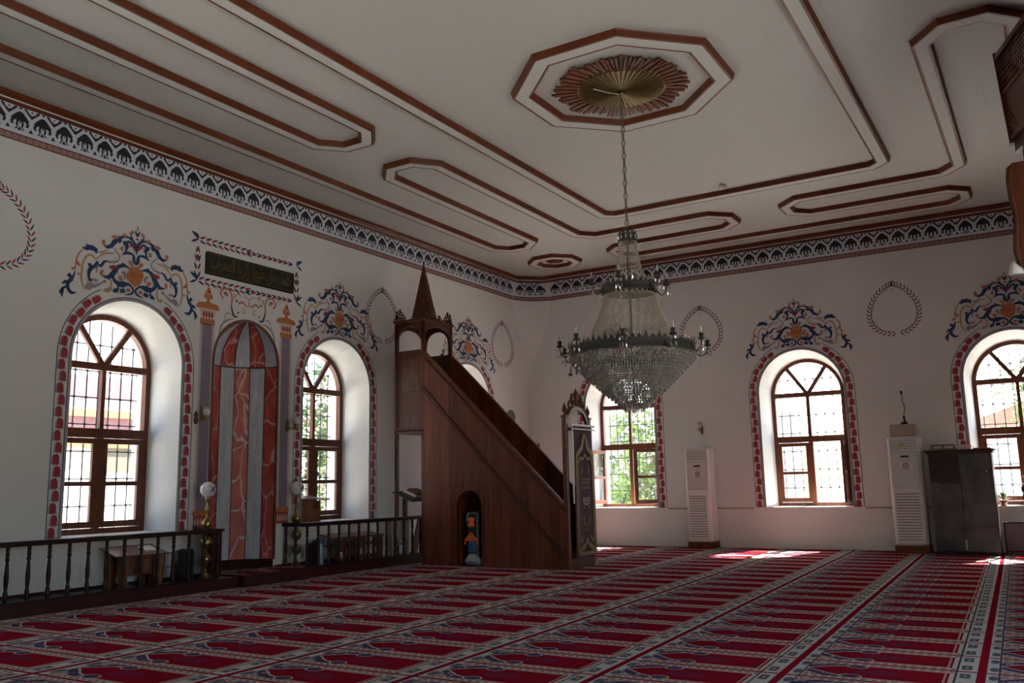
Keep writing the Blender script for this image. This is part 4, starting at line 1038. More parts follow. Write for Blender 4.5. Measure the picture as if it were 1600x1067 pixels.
# kiosk at the head of the stairs
KY = (YK, YB)
KX = (0, X1)
for x in KX:
    for y in (YK, YB-.06):
        xx = x if x == 0 else x-.06
        MB().bbox(xx, xx+.06, y, y+.06, (PZ if y > 3 else 0), 4.12, .005).build('kiosk_post', M['minbar_dark'], mn)
MB().box(.0, X1, YK, YB, 2.92, 2.98).build('kiosk_floor', M['minbar_dark'], mn)
MB().box(0, X1, YK, YB, 2.20, 2.25).build('bay_ceiling', M['minbar_dark'], mn)
for x0_, x1_ in ((.012, .035), (X1-.035, X1-.012)):
    p = MB().box(x0_, x1_, YK+.06, YB-.06, 2.98, 3.62).box(x0_-.006, x1_+.006, YK+.05, YB-.05, 2.965, 2.99).box(x0_-.01, x1_+.01, YK+.0, YB-.0, 3.60, 3.64).build('parapet_panel', M['minbar_dark'], mn)
    if x0_ < .1:
        mb = MB()
        for i in range(9): mb.obox(Matrix.Translation((.008, YB-.12, 3.04+i*.062)) @ Matrix.Rotation(PI/4, 4, 'X'), .01, .022, .022)
        for i in range(9): mb.obox(Matrix.Translation((.008, YK+.12, 3.04+i*.062)) @ Matrix.Rotation(PI/4, 4, 'X'), .01, .022, .022)
        mb.build('carved_studs', M['minbar_trim'], p)
mb = MB(); mb.box(.02, .035, YK+.06, YB-.06, 2.26, 2.95); mb.box(.0, .05, YK+.05, YB-.05, 2.23, 2.30)
fixn(mb.build('lower_panel', M['minbar_dark'], mn))
MB().box(.03, X1-.03, YB-.03, YB-.012, 2.98, 3.62).build('parapet_panel', M['minbar_dark'], mn)
def archpanel(L, h0, h1, fn, d0, d1, name):                 # board with an arched cut-out
    mb = MB(); r = L/2-.07; A = [(L/2-r*cos(PI*i/14), h0+(h1-h0-.09)*sin(PI*i/14)**.8) for i in range(15)]
    mb.prism([(0,h0),(A[0][0],h0),(A[0][0],h1),(0,h1)], fn, d0, d1); mb.prism([(A[-1][0],h0),(L,h0),(L,h1),(A[-1][0],h1)], fn, d0, d1)
    for p, q_ in zip(A[:-1], A[1:]): mb.prism([p, q_, (q_[0],h1), (p[0],h1)], fn, d0, d1)
    return fixn(mb.build(name, M['minbar_dark'], mn))
archpanel(YB-YK, 3.80, 4.17, lambda a_, b_, d: (d, YK+a_, b_), .01, .04, 'arched_fascia')
archpanel(YB-YK, 3.80, 4.17, lambda a_, b_, d: (d, YK+a_, b_), X1-.04, X1-.01, 'arched_fascia')
archpanel(X1, 3.80, 4.17, lambda a_, b_, d: (a_, d, b_), YK+.01, YK+.04, 'arched_fascia')
archpanel(X1, 3.80, 4.17, lambda a_, b_, d: (a_, d, b_), YB-.04, YB-.01, 'arched_fascia')
MB().box(-.02, X1+.02, YK-.02, YB+.02, 4.15, 4.19).build('kiosk_cornice', M['minbar_trim'], mn)
kc = (X1/2, (YK+YB)/2)
MB().lathe((kc[0], kc[1], 4.19), [(.30,0),(.30,.05),(.24,.06),(.20,.26),(.17,.30)], 8, sm=False, ph=PI/8).build('spire_drum', M['minbar_dark'], mn)
MB().lathe((kc[0], kc[1], 4.28), [(.235,0),(.228,.02),(.015,.98),(.02,1.0),(.012,1.02),(.022,1.04),(0,1.07)], 8, sm=False, ph=PI/8).build('spire', M['minbar_dark'], mn)
def crest(cx_, y_, ax):
    mb = MB()
    for s in (1, -1):
        for (dx, z, r) in ((.02,4.22,.035),(.07,4.26,.03),(.10,4.21,.03),(.035,4.31,.028),(.0,4.37,.02)):
            c_ = Vector((cx_, y_, z)); off = Vector((s*dx, 0, 0)) if ax == 'x' else Vector((0, s*dx, 0)); P = []
            for k in range(9):
                a_ = 2*PI*k/8; P.append(c_+off+(Vector((cos(a_), 0, sin(a_))) if ax == 'x' else Vector((0, cos(a_), sin(a_))))*r)
            mb.tube(P, .012, 6)
    return mb.build('carved_crest', M['minbar_dark'], mn)
crest(.72, YK, 'x'); crest(.14, YK, 'x'); crest(0, YB-.12, 'y'); crest(0, YK+.12, 'y'); crest(X1, YK+.3, 'y')
mb = MB().lathe((X1-.03, YK+.03, 4.19), [(.02,0),(.015,.03),(.03,.06),(.03,.10),(.012,.14),(.02,.17),(0,.20)], 8).lathe((.03, YB-.03, 4.19), [(.02,0),(.015,.03),(.03,.06),(.03,.10),(.012,.14),(.02,.17),(0,.20)], 8); mb.build('corner_finials', M['minbar_dark'], mn)
# books on the slanted rest in the pulpit bay
t = thing('book_rest', 'dark slanted book rest holding books inside the pulpit bay', 'book rest', (12.30, 9.62, 1.12))
mb = MB(); Mx = Matrix.Rotation(rad(20), 4, 'X'); mb.obox(Mx, .5, .46, .02); mb.build('slanted_board', M['blackp'], t)
MB().box(-.03,.03,.10,.17,-.985,.03).build('leg', M['step'], t)
for i, (dy, dz, w, m_, l_) in enumerate(((-.02,.034,.32,'book1','olive book lying lowest on the slanted book rest'),(-.05,.078,.28,'paper','pale book in the middle of the book rest pile'),(-.10,.122,.24,'book2','dark red book on top of the book rest pile'))):
    mb = MB(); mb.obox(Mx @ Matrix.Translation((0, dy, dz)), .34-.03*i, w, .042); o = mb.build('book', M[m_], None, (12.30, 9.62, 1.12)); tag(o, l_, 'book', 'books on the pulpit book rest')
# banner over the portal
bn = thing('banner', 'maroon banner with gold embroidered arch hanging across the pulpit doorway', 'banner', (12.05, 6.385, 0))
mb = MB(); v = []; nx, nz = 12, 30
for j in range(nz+1):
    for i in range(nx+1):
        u_ = i/nx; w_ = j/nz; v.append((.16+.68*u_, -.012*sin(u_*9+w_*2)-.01, .17+2.0*w_-.02*(1-w_)*(1-u_)))
mb.add(v, [(j*(nx+1)+i, j*(nx+1)+i+1, (j+1)*(nx+1)+i+1, (j+1)*(nx+1)+i) for j in range(nz) for i in range(nx)], 0, True); mb.build('cloth', M['banner'], bn)
MB().bar((.10,-.012,2.19), (.90,-.012,2.19), .03, .03).bar((.10,-.02,2.13), (.90,-.02,2.13), .018, .018).build('rod', M['white'], bn)
MB().box(.115, .145, -.02, -.005, .98, 2.14).build('side_strip', M['white'], bn)
mb = MB(); D = -.036
def gr(pts, ws): 
    v = []; 
    ribbon(mb, pts, [w*1.35 for w in ws], 0, D, 3)
for k in range(22):
    for s in (1, -1): gr([(.50+s*.27, .34+k*.062), (.50+s*.25, .36+k*.062), (.50+s*.275, .385+k*.062)], [.006,.014,.006])
for s in (1, -1):
    c_ = .50
    gr([(c_+s*.30, .22), (c_+s*.30, 1.2), (c_+s*.29, 1.7)], [.035,.03,.03]); gr([(c_+s*.245, .4), (c_+s*.245, 1.0), (c_+s*.24, 1.62)], [.012,.012,.012])
    gr([(c_+s*.29, 1.70), (c_+s*.20, 1.78), (c_+s*.10, 1.84), (c_+s*.06, 1.95), (c_, 2.06)], [.05,.06,.06,.05,.02])
    gr([(c_+s*.24, 1.60), (c_+s*.17, 1.68), (c_+s*.08, 1.66), (c_, 1.74)], [.03,.03,.03,.02])
    gr([(c_+s*.28, .25), (c_+s*.16, .30), (c_+s*.05, .36), (c_, .45)], [.05,.06,.05,.02]); gr([(c_+s*.26,.45),(c_+s*.18,.40),(c_+s*.10,.50)], [.02,.035,.01])
    gr([(c_+s*.03,.62),(c_+s*.10,.72),(c_+s*.05,.80)], [.02,.02,.01]); gr([(c_+s*.02,.55),(c_+s*.07,.60)], [.02,.01])
    gr([(c_+s*.06,.95),(c_+s*.10,.92),(c_+s*.06,.90)], [.015,.02,.01])
    gr([(c_+s*.14, 1.44),(c_+s*.10,1.50),(c_+s*.13,1.54)], [.02,.02,.015])
gr([(.50-.30, .215), (.50+.30, .215)], [.04,.04]); 
for z in (1.28, 1.33, 1.20):
    for k in range(5): gr([(.36+k*.06, z), (.38+k*.06, z+.025), (.41+k*.06, z-.005)], [.01,.014,.008])
mb.build('gold_embroidery', M['banner_gold'], bn)
mb = MB()
for k in range(5): ribbon(mb, [(.40+k*.05, 1.07), (.40+k*.05, 1.03-.02*(k%2)), (.42+k*.05, 1.0)], [.012,.022,.01], 0, D-.002, 3)
ribbon(mb, [(.38,1.0),(.44,.97),(.50,.96),(.56,.97),(.62,1.0)], [.006,.014,.02,.014,.006], 0, D-.002); mb.build('white_embroidery', M['banner_white'], bn)
# vacuum cleaner in the side opening
t = thing('vacuum_cleaner', 'upright black vacuum cleaner with orange parts in the pulpit side opening', 'vacuum cleaner', (12.18, 8.21, 0))
MB().bbox(-.08,.12,-.11,.11,.10,.86,.03).build('body', M['blackp'], t)
MB().bbox(-.11,.10,-.15,.15,.02,.12,.03).build('base', M['greyp'], t)
MB().lathe((-.05,0,.0), [(0,.06),(.11,.06),(.12,.10),(.10,.16),(.06,.2),(0,.2)], 14).build('hose_socket', M['greyp'], t)
mb = MB(); mb.tube([(-.11,-.12,.34),(-.12,-.11,.43),(-.12,-.04,.47),(-.12,.04,.47),(-.12,.11,.43),(-.11,.12,.34)], .016, 8); mb.box(-.12,-.08,-.11,.11,.40,.45); mb.bar((-.12,-.07,.45),(-.12,0,.53),.02).bar((-.12,.07,.45),(-.12,0,.53),.02); mb.build('orange_handle', M['orangep'], t)
MB().bbox(-.12,-.08,-.05,.05,.62,.68,.008).bbox(-.12,-.08,-.05,.05,.71,.77,.008).bbox(-.11,-.08,-.035,.035,.66,.73,.005).build('orange_clamp', M['orangep'], t)
MB().bbox(-.115,-.08,-.07,.06,.22,.40,.01).bbox(-.13,-.08,-.06,.06,.05,.13,.02).build('blue_tank', M['bluep'], t)
MB().tube([(-.09,.07,.62),(-.10,.09,.75),(-.09,.07,.85)], .014, 8).build('hose', M['greyp'], t)
# ------------------------------------------------------------------ chandelier
ch = thing('chandelier', 'large crystal chandelier hanging on a long chain from the ceiling rose', 'chandelier', (RC[0], RC[1], 0))
mb = MB(); z = 4.25; k = 0
while z < ZC-.10:                                           # chain of oval links
    P = []
    for i in range(10):
        a_ = 2*PI*i/10; x = .022*cos(a_); zz = .05*sin(a_); P.append((x, 0, z+zz) if k % 2 else (0, x, z+zz))
    mb.tube(P, .0055, 5, closed=True); z += .082; k += 1
mb.build('chain', M['chain'], ch)
MB().lathe((0,0,ZC-.13), [(.0,-.04),(.02,-.03),(.03,.01),(.05,.04),(.0,.04)], 12).tube([(0,0,ZC-.16),(0,0,4.2)], .003, 4).build('hook', M['chain'], ch)
def crownring(z, R, h, nteeth, name):
    mb = MB(); mb.lathe((0,0,z), [(R-.006,0),(R+.008,0),(R+.008,.015),(R,.02),(R,h-.015),(R+.007,h),(R-.006,h),(R-.006,0)], 48)
    for i in range(nteeth):
        a_ = 2*PI*i/nteeth; w = PI*R/nteeth*.62
        Mx = Matrix.Rotation(a_, 4, 'Z') @ Matrix.Translation((R, 0, z+h)); P = []
        hh = .075 if i % 2 == 0 else .05
        for y_, z_ in ((-w,0),(-w*.9,.02),(-w*.35,hh*.6),(0,hh),(w*.35,hh*.6),(w*.9,.02),(w,0)): P.append(Mx @ Vector((0, y_, z_)))
        mb.poly(P)
        Q = [Mx @ Vector((-.006, y_, z_)) for y_, z_ in ((-w,0),(-w*.9,.02),(-w*.35,hh*.6),(0,hh),(w*.35,hh*.6),(w*.9,.02),(w,0))]; mb.poly(list(reversed(Q)))
    return mb.build(name, M['pewter'], ch)
r1 = crownring(4.03, .105, .085, 12, 'crown_ring'); r2 = crownring(3.42, .31, .085, 30, 'crown_ring'); r3 = crownring(2.70, .705, .10, 60, 'crown_ring')
lab(r1, 'small top crown ring'); lab(r2, 'middle crown ring'); lab(r3, 'wide lower crown ring')
def bead(mb, p, r, h=None, mi=0):
    h = h or r; x, y, z = p
    q_ = random.random()*PI; c_, s_ = r*cos(q_), r*sin(q_)
    mb.add([(x+c_,y+s_,z),(x-s_,y+c_,z),(x-c_,y-s_,z),(x+s_,y-c_,z),(x,y,z+h),(x,y,z-h)], [(0,1,4),(1,2,4),(2,3,4),(3,0,4),(1,0,5),(2,1,5),(3,2,5),(0,3,5)], mi)
def strands(n, prof, r, name, jit=0):                       # bead strings following a profile of (radius, z)
    mb = MB()
    L = sum(math.hypot(prof[i+1][0]-prof[i][0], prof[i+1][1]-prof[i][1]) for i in range(len(prof)-1)); m = int(L/(r*2.1))
    for i in range(n):
        a_ = 2*PI*i/n+random.uniform(-1, 1)*jit
        for j in range(m):
            s_ = (j+.5)/m*L; k = 0
            for k in range(len(prof)-1):
                d_ = math.hypot(prof[k+1][0]-prof[k][0], prof[k+1][1]-prof[k][1])
                if s_ <= d_: break
                s_ -= d_
            t_ = min(1, s_/d_); R = prof[k][0]*(1-t_)+prof[k+1][0]*t_; zz = prof[k][1]*(1-t_)+prof[k+1][1]*t_
            bead(mb, (R*cos(a_), R*sin(a_), zz), r)
    return stuff(mb.build(name, M['crystal'], ch))
strands(30, [(.100,4.03),(.115,3.85),(.15,3.68),(.22,3.56),(.30,3.47)], .0095, 'crystal_strands')
strands(110, [(.300,3.40),(.315,3.30),(.37,3.14),(.45,2.98),(.55,2.86),(.69,2.76)], .0095, 'crystal_strands')
mb = MB()                                                  # stepped bowl of hanging prisms
lv = 19
for j in range(lv):
    t_ = j/(lv-1); R = .11+.60*(1-t_**1.1); z = 2.69-.58*t_; n = max(8, int(2*PI*R/.031))
    for i in range(n):
        a_ = 2*PI*(i+.5*(j % 2))/n
        bead(mb, (R*cos(a_), R*sin(a_), z-.005), .009); bead(mb, (R*cos(a_), R*sin(a_), z-.034), .0125, .024); bead(mb, (R*.9*cos(a_+.1), R*.9*sin(a_+.1), z-.01), .012, .02)
stuff(mb.build('crystal_bowl', M['crystal_grey'], ch))
mb = MB()
for j in range(lv):
    t_ = j/(lv-1); R = .11+.60*(1-t_**1.1); z = 2.69-.58*t_
    mb.tube([(R*cos(2*PI*i/32), R*sin(2*PI*i/32), z) for i in range(32)], .004, 4, closed=True)
for i in range(8): a_ = PI/4*i; mb.tube([((.11+.60*(1-(j/14)**1.1))*cos(a_), (.11+.60*(1-(j/14)**1.1))*sin(a_), 2.69-.58*j/14) for j in range(15)], .004, 4)
mb.tube([(0,0,4.2),(0,0,2.12)], .014, 8); mb.build('wire_frame', M['pewter'], ch)
mb = MB()
for z, R, n in ((4.00,.115,12),(3.47,.325,30),(2.76,.725,60)):   # oval drops on the rings
    for i in range(n):
        a_ = 2*PI*(i+.5)/n; bead(mb, (R*cos(a_), R*sin(a_), z+.075), .014, .032)
bead(mb, (0,0,2.06), .02, .03)
stuff(mb.build('crystal_drops', M['crystal'], ch))
def arm(R, z, a_, out):
    mb = MB(); P = [(R, 0, z+.02), (R+.03, 0, z-.04), (R+out*.5, 0, z-.07), (R+out*.9, 0, z-.03), (R+out, 0, z+.05)]
    mb.tube(P, .008, 6); mb.lathe((R+out, 0, z+.05), [(0,-.01),(.035,.0),(.045,.012),(.03,.014),(.022,.03),(.028,.07),(.0,.07)], 10)
    o = mb.build('candle_arm', M['pewter'], ch, (0,0,0), a_)
    MB().lathe((R+out, 0, z+.115), [(.010,0),(.016,.025),(.013,.055),(.003,.085)], 8).build('candle_bulb', M['bulb'], o)
    m2 = MB()
    for k in range(4): bead(m2, (R+out+.035*cos(k*PI/2), .035*sin(k*PI/2), z+.02), .007, .022); bead(m2, (R+out+.035*cos(k*PI/2), .035*sin(k*PI/2), z-.05), .009, .028)
    bead(m2, (R+out*.5, 0, z-.11), .009, .025); bead(m2, (R+out*.5, 0, z-.16), .011, .03)
    stuff(m2.build('arm_drops', M['crystal'], o)); return o
for i in range(10): arm(.705, 2.75, 2*PI*i/10+.30, .12 if i % 2 else .17)
for i in range(6): arm(.31, 3.47, 2*PI*i/6+.15, .13)
tag(MB().tube([(8.69,4.50,2.62),(8.66,4.52,2.56),(8.67,4.53,2.50)], .006, 5).obox(Matrix.Translation((8.665,4.53,2.48)), .05, .02, .03).build('ribbon_tag', M['blackp'], ch), 'x', 'x')
o = children(ch)[-1]; o.name = 'hanging_tag'; o.location = (-RC[0], -RC[1], 0)
for k in ('label', 'category'): del o[k]

# ------------------------------------------------------------------ air conditioners
def ac(x, y0, y1, h, label, glossy):
    w = y1-y0; t = thing('air_conditioner', label, 'air conditioner', (x, (y0+y1)/2, 0), -PI/2)
    W = w/2; d = .36; f = M['acglossy'] if glossy else M['acgrey']
    MB().bbox(-W-.01, W+.01, -.02, d+.01, 0, .125, .006).build('plinth', M['plinth'], t)
    MB().bbox(-W, W, 0, d, .125, h, .03).build('body', M['ac'], t)
    MB().bbox(-W+.035, W-.05, -.014, .0, 1.12, h-.26, .008).build('front_panel', f, t)
    p = MB().bbox(-W+.035, W-.05, -.012, .0, h-.24, h-.03, .006).build('louvre_panel', f, t)
    mb = MB()
    for i in range(4): mb.box(-W+.05, W-.07, -.016, -.012, h-.21+i*.045, h-.205+i*.045)
    mb.build('louvre_lines', M['acdark'], p)
    MB().box(-.06, .07, -.018, -.012, h-.36, h-.325).build('display', M['blackp'], t)
    g = MB().bbox(-W+.035, W-.05, -.010, .0, .18, 1.09, .006).build('grille_panel', M['ac'], t)
    mb = MB(); mb2 = MB()
    for i in range(17):
        z = .22+i*.048; mb.box(-W+.06, W-.09, -.013, -.009, z, z+.018)
        mb2.add([(-W+.06,-.010,z+.020),(W-.09,-.010,z+.020),(W-.09,-.030,z+.012),(-W+.06,-.030,z+.012)], [(0,1,2,3)])
    mb.build('grille_slots', M['acdark'], g); mb2.build('grille_slats', M['ac'], g)
    s = MB().box(-.10, .12, -.019, -.0145, h-.58, h-.40).build('sticker', M['paper'], t); mb = MB()
    P = [(.01+.045*cos(2*PI*k/20), -.021, h-.50+.045*sin(2*PI*k/20)) for k in range(20)]; mb.tube(P, .006, 5, closed=True); mb.bar((-.022,-.021,h-.532), (.042,-.021,h-.468), .009, .004)
    mb.build('red_prohibition_sign', M['red'], s)
    MB().box(-.03, .03, -.0215, -.0205, h-.507, h-.495).box(.025, .03, -.0215, -.0205, h-.495, h-.475).build('cigarette_mark', M['black'], s)
    mb = MB()
    for z in (h-.415, h-.57): mb.box(-.08, .10, -.0205, -.0195, z, z+.006)
    mb.build('printed_lines', M['acdark'], s)
    return t
ac(16.72, 5.77, 6.265, 1.92, 'tall white floor air conditioner between two windows with nothing on top', False)
ac2 = ac(16.60, 1.97, 2.50, 1.975, 'tall white floor air conditioner beside the dark cabinet with a box on top', True)
o = MB().bbox(-.07,.01,-.018,-.012,1.79,1.85,.004).build('yellow_sticker', mat('yellow_sticker', (.5,.5,.12), .5), ac2)
tag(MB().bbox(16.62, 16.90, 2.03, 2.44, 1.98, 2.19, .01).build('cardboard_box', M['card']), 'pale cardboard box on top of the air conditioner by the cabinet', 'box')
tag(MB().bbox(16.74, 16.84, 2.16, 2.26, 2.19, 2.235, .008).tube([(16.79,2.2,2.235),(16.795,2.21,2.30),(16.80,2.21,2.35)], .018, 6).build('small_adapter', M['step']), 'small brown adapter on the cardboard box', 'adapter')
tag(MB().tube([(16.81,2.21,2.375),(16.95,2.20,2.50),(17.08,2.25,2.62),(17.11,2.26,2.78)], .007, 6).lathe((17.10,2.26,2.78), [(0,-.03),(.022,-.02),(.022,.03),(0,.04)], 8).build('power_cable', M['blackp']), 'thin cable running up the wall from the cardboard box to a plug', 'cable')
# cabinet
t = thing('metal_cabinet', 'tall dark grey two-door metal cabinet with a maroon painted patch', 'cabinet', (16.44, 1.375, 0), -PI/2)
MB().bbox(-.475, .475, .01, .50, .02, 1.68, .006).build('body', M['cabinet2'], t)
MB().bbox(-.53, .53, -.05, .52, 1.68, 1.715, .008).bbox(-.50, .50, -.025, .51, 1.65, 1.685, .006).build('top', M['cabinet2'], t)
dl = MB().bbox(-.47, -.02, -.012, .01, .06, 1.64, .004).build('door', M['cabinet'], t)
mb = MB(); mb.poly([(-.468,-.0135,1.635),(-.468,-.0135,1.18),(-.40,-.0135,1.185),(-.30,-.0135,1.155),(-.20,-.0135,1.17),(-.10,-.0135,1.145),(-.022,-.0135,1.15),(-.022,-.0135,1.635)]); lab(mb.build('maroon_patch', M['cabinet2'], dl), 'unworn maroon paint on the upper door')
dr = MB().bbox(-.012, .47, -.014, .01, .06, 1.64, .004).build('door', M['cabinet'], t)
MB().lathe((.38, 0, 1.35), [(0,-.018),(.018,-.01),(.018,.01),(0,.018)], 10).build('knob', M['silver'], dr)
MB().box(-.03, .0, -.02, -.012, .78, .84).build('latch', M['iron'], dl)
MB().box(-.03, -.005, -.016, -.012, .08, .25).build('bare_metal_edge', M['silver'], dl)
# things on the cabinet
tag(MB().bbox(16.50, 16.74, 1.42, 1.80, 1.717, 1.745, .004).build('flat_tray', M['cream_wood']), 'flat cream tray on the left of the cabinet top', 'tray')
mb = MB(); mb.bar((16.5,1.80,1.80),(16.5,1.44,1.80),.02,.014).bar((16.74,1.80,1.80),(16.74,1.44,1.80),.02,.014)
for y in (1.79, 1.62, 1.45): mb.bar((16.5,y,1.745),(16.5,y,1.80),.012); mb.bar((16.74,y,1.745),(16.74,y,1.80),.012)
tag(mb.build('wire_tray', M['dbrass']), 'low wire rack standing on the cream tray', 'rack')
for k in range(3): tag(MB().bbox(16.52, 16.72, 1.20-.01*k, 1.40-.01*k, 1.717+.028*k, 1.743+.028*k, .003).build('paper_stack', M['paper']), ['white papers lying lowest on the cabinet', 'white papers in the middle of the cabinet pile', 'white papers on top of the cabinet pile'][k], 'papers', 'papers on the cabinet')
tag(MB().bbox(16.45, 16.68, .90, 1.16, 1.717, 1.735, .003).build('orange_book', mat('orange_cover', (.32,.10,.04), .5)), 'flat orange-brown book on the right of the cabinet top', 'book')
# stand frame at the far right
t = thing('folding_board', 'pale board in a black frame leaning below the last window', 'board', (16.72, .58, 0), -PI/2)
MB().box(-.25, .32, .02, .03, .06, .50).build('panel', M['greywall'], t)
mb = MB(); mb.bar((-.26,.02,.51),(.34,.02,.51),.03).bar((-.26,.02,.05),(.34,.02,.05),.03).bar((-.26,.02,0),(-.26,.02,.52),.03).bar((.34,.02,0),(.34,.02,.52),.03); mb.bar((-.26,.03,.5),(-.20,.28,0),.02).bar((.34,.03,.5),(.30,.28,0),.02); mb.build('frame', M['iron'], t)
t = thing('potted_plant', 'small potted plant on the last window sill behind the cabinet', 'plant', (17.28, .84, .77))
MB().lathe((0,0,0), [(0,0),(.05,0),(.065,.09),(.055,.09),(0,.08)], 14).build('pot', M['rooftile'], t)
mb = MB()
for i in range(60):
    a_ = random.uniform(0, 2*PI); e_ = random.uniform(.2, 1.4); L_ = random.uniform(.06, .15); p0 = Vector((0,0,.09)); d_ = Vector((cos(a_)*cos(e_), sin(a_)*cos(e_), sin(e_))); p1 = p0+d_*L_; sd = d_.cross(Vector((0,0,1))).normalized()*.014
    mb.poly([p0+d_*L_*.4, p1-d_*.02+sd, p1+d_*.02, p1-d_*.02-sd])
stuff(mb.build('foliage', M['leaf'], t))
tag(MB().bbox(17.20,17.32,.985,1.06,.77,.93,.006).build('small_carton', M['card']), 'small brown carton beside the plant on the sill', 'carton')
t = thing('microphone_desk', 'small dark desk with microphone gear near the last window', 'desk', (16.85, .42, 0))
MB().box(-.13,.13,-.12,.12,1.12,1.14).build('top', M['silver'], t); MB().lathe((0,0,0), [(.13,0),(.13,.02),(.02,.04),(.02,1.12)], 12).build('column', M['iron'], t)
MB().bbox(-.10,.10,-.12,.12,1.0,1.10,.02).bbox(-.10,.10,-.11,.11,.86,.98,.02).build('device', M['blackp'], t)
MB().tube([(0,0,1.14),(0,.03,1.22),(-.03,.06,1.26)], .01, 6).lathe((-.03,.06,1.25), [(0,-.02),(.03,0),(0,.04)], 10).build('microphone', M['silver'], t)

# ------------------------------------------------------------------ balcony corner, upper right
bc = thing('balcony', 'dark carved wooden balcony with lattice parapet at the upper right', 'balcony', (9.0, .09, 0))
poly = [(0,-.055), (-.80,-.345), (-1.5,-1.15), (-1.6,-2.0), (1.6,-2.0), (1.5,-1.15), (.80,-.345)]
MB().prism(poly, lambda a_, b_, d: (a_, b_, d), 4.20, 4.30).build('floor', M['minbar_dark'], bc)
pl2 = [(x*.93, y*.93-.06) for x, y in poly]
MB().prism(pl2, lambda a_, b_, d: (a_, b_, d), 4.05, 4.20).build('underside_moulding', M['minbar_trim'], bc)
lat = MB(); post = MB(); bk = MB(); side = [(-1.6,-2.0),(-1.5,-1.1),(-.80,-.29),(0,0),(.80,-.29),(1.5,-1.1),(1.6,-2.0)]
rl = MB()
for p, q_ in zip(side[:-1], side[1:]):
    a_ = Vector((*p, 0)); b_ = Vector((*q_, 0)); L_ = (b_-a_).length; t_ = (b_-a_)/L_
    up = Vector((0,0,1))
    lo = Vector((0,-.055,0)); md = Vector((0,-.025,0)); rl.bar(a_+up*5.13, b_+up*5.13, .07, .05).bar(a_+up*4.33+lo, b_+up*4.33+lo, .07, .05).bar(a_+up*4.78+md, b_+up*4.78+md, .05, .03)
    nrm = Vector((t_.y, -t_.x, 0))*-.012
    bk.add([a_+up*4.33+nrm+lo, b_+up*4.33+nrm+lo, b_+up*4.78+nrm+md, a_+up*4.78+nrm+md], [(0,1,2,3)])
    s_ = -0.45
    while s_ < L_:
        for z0, z1, sg in ((4.35, 4.76, 1), (4.35, 4.76, -1)):
            x0 = s_; x1 = s_+.41
            if sg < 0: x0, x1 = x1, x0
            u0_, u1_, za, zb = x0, x1, z0, z1
            c0 = min(max(x0, .03), L_-.03); c1 = min(max(x1, .03), L_-.03)
            if abs(x1-x0) < 1e-6 or c0 == c1: continue
            za = z0+(z1-z0)*(c0-x0)/(x1-x0); zb = z0+(z1-z0)*(c1-x0)/(x1-x0)
            if sg > 0: lat.bar(a_+t_*c0+up*za+lo*.9, a_+t_*c1+up*zb+md, .014, .014)
        s_ += .055
    k_ = .06
    while k_ < L_-.03:
        lat.bar(a_+t_*k_+up*4.80, a_+t_*k_+up*5.11, .012, .012); k_ += .045
    for j in range(6): lat.bar(a_+t_*.03+up*(4.84+.05*j), b_-t_*.03+up*(4.84+.05*j), .010, .010)
for p in side: MB().bar((p[0], p[1]-.055, 4.28), (*p, 5.18), .075).build('corner_post', M['minbar_dark'], bc)
lat.build('lattice', M['minbar_trim'], bc); rl.build('rails', M['minbar_dark'], bc); bk.build('back_board', M['minbar_dark'], bc)
mb = MB(); pr = [(-.02,4.06),(.03,4.02),(.045,3.92),(.04,3.75),(.02,3.55),(.035,3.40),(.05,3.25),(.02,3.12),(-.12,3.02),(-.5,2.92),(-1.2,2.80),(-1.95,2.6),(-1.95,4.06)]
mb.prism([(y, z) for y, z in pr], lambda a_, b_, d: (d, a_, b_), -.14, .14); fixn(mb.build('carved_bracket', M['minbar_dark'], bc))
MB().box(-7.5, 8.1, -2.03, -.48, 4.20, 4.30).build('added_shade_slab', M['minbar_dark'], bc)  # unseen gallery slab, added to keep light off the near ceiling
MB().box(-7.5, -1.5, -.52, -.48, 4.30, 5.15).build('added_shade_parapet', M['minbar_dark'], bc); MB().box(1.5, 8.1, -.52, -.48, 4.30, 5.15).build('added_shade_parapet', M['minbar_dark'], bc)  # its parapets, likewise out of view and added for shade
mb = MB()
for x in (-.15, .15): mb.tube([(x, y-.03, z) for y, z in pr[1:9]], .022, 6)
mb.build('bracket_bead', M['minbar_dark'], bc)
lt_ = MB().lathe((8.92, .135, 3.05), [(.02,.12),(.05,.08),(.065,.0),(.06,-.01),(.0,.03)], 14)
tag(lt_.build('spot_lamp', M['white']), 'small white lamp fixed under the balcony bracket', 'lamp')

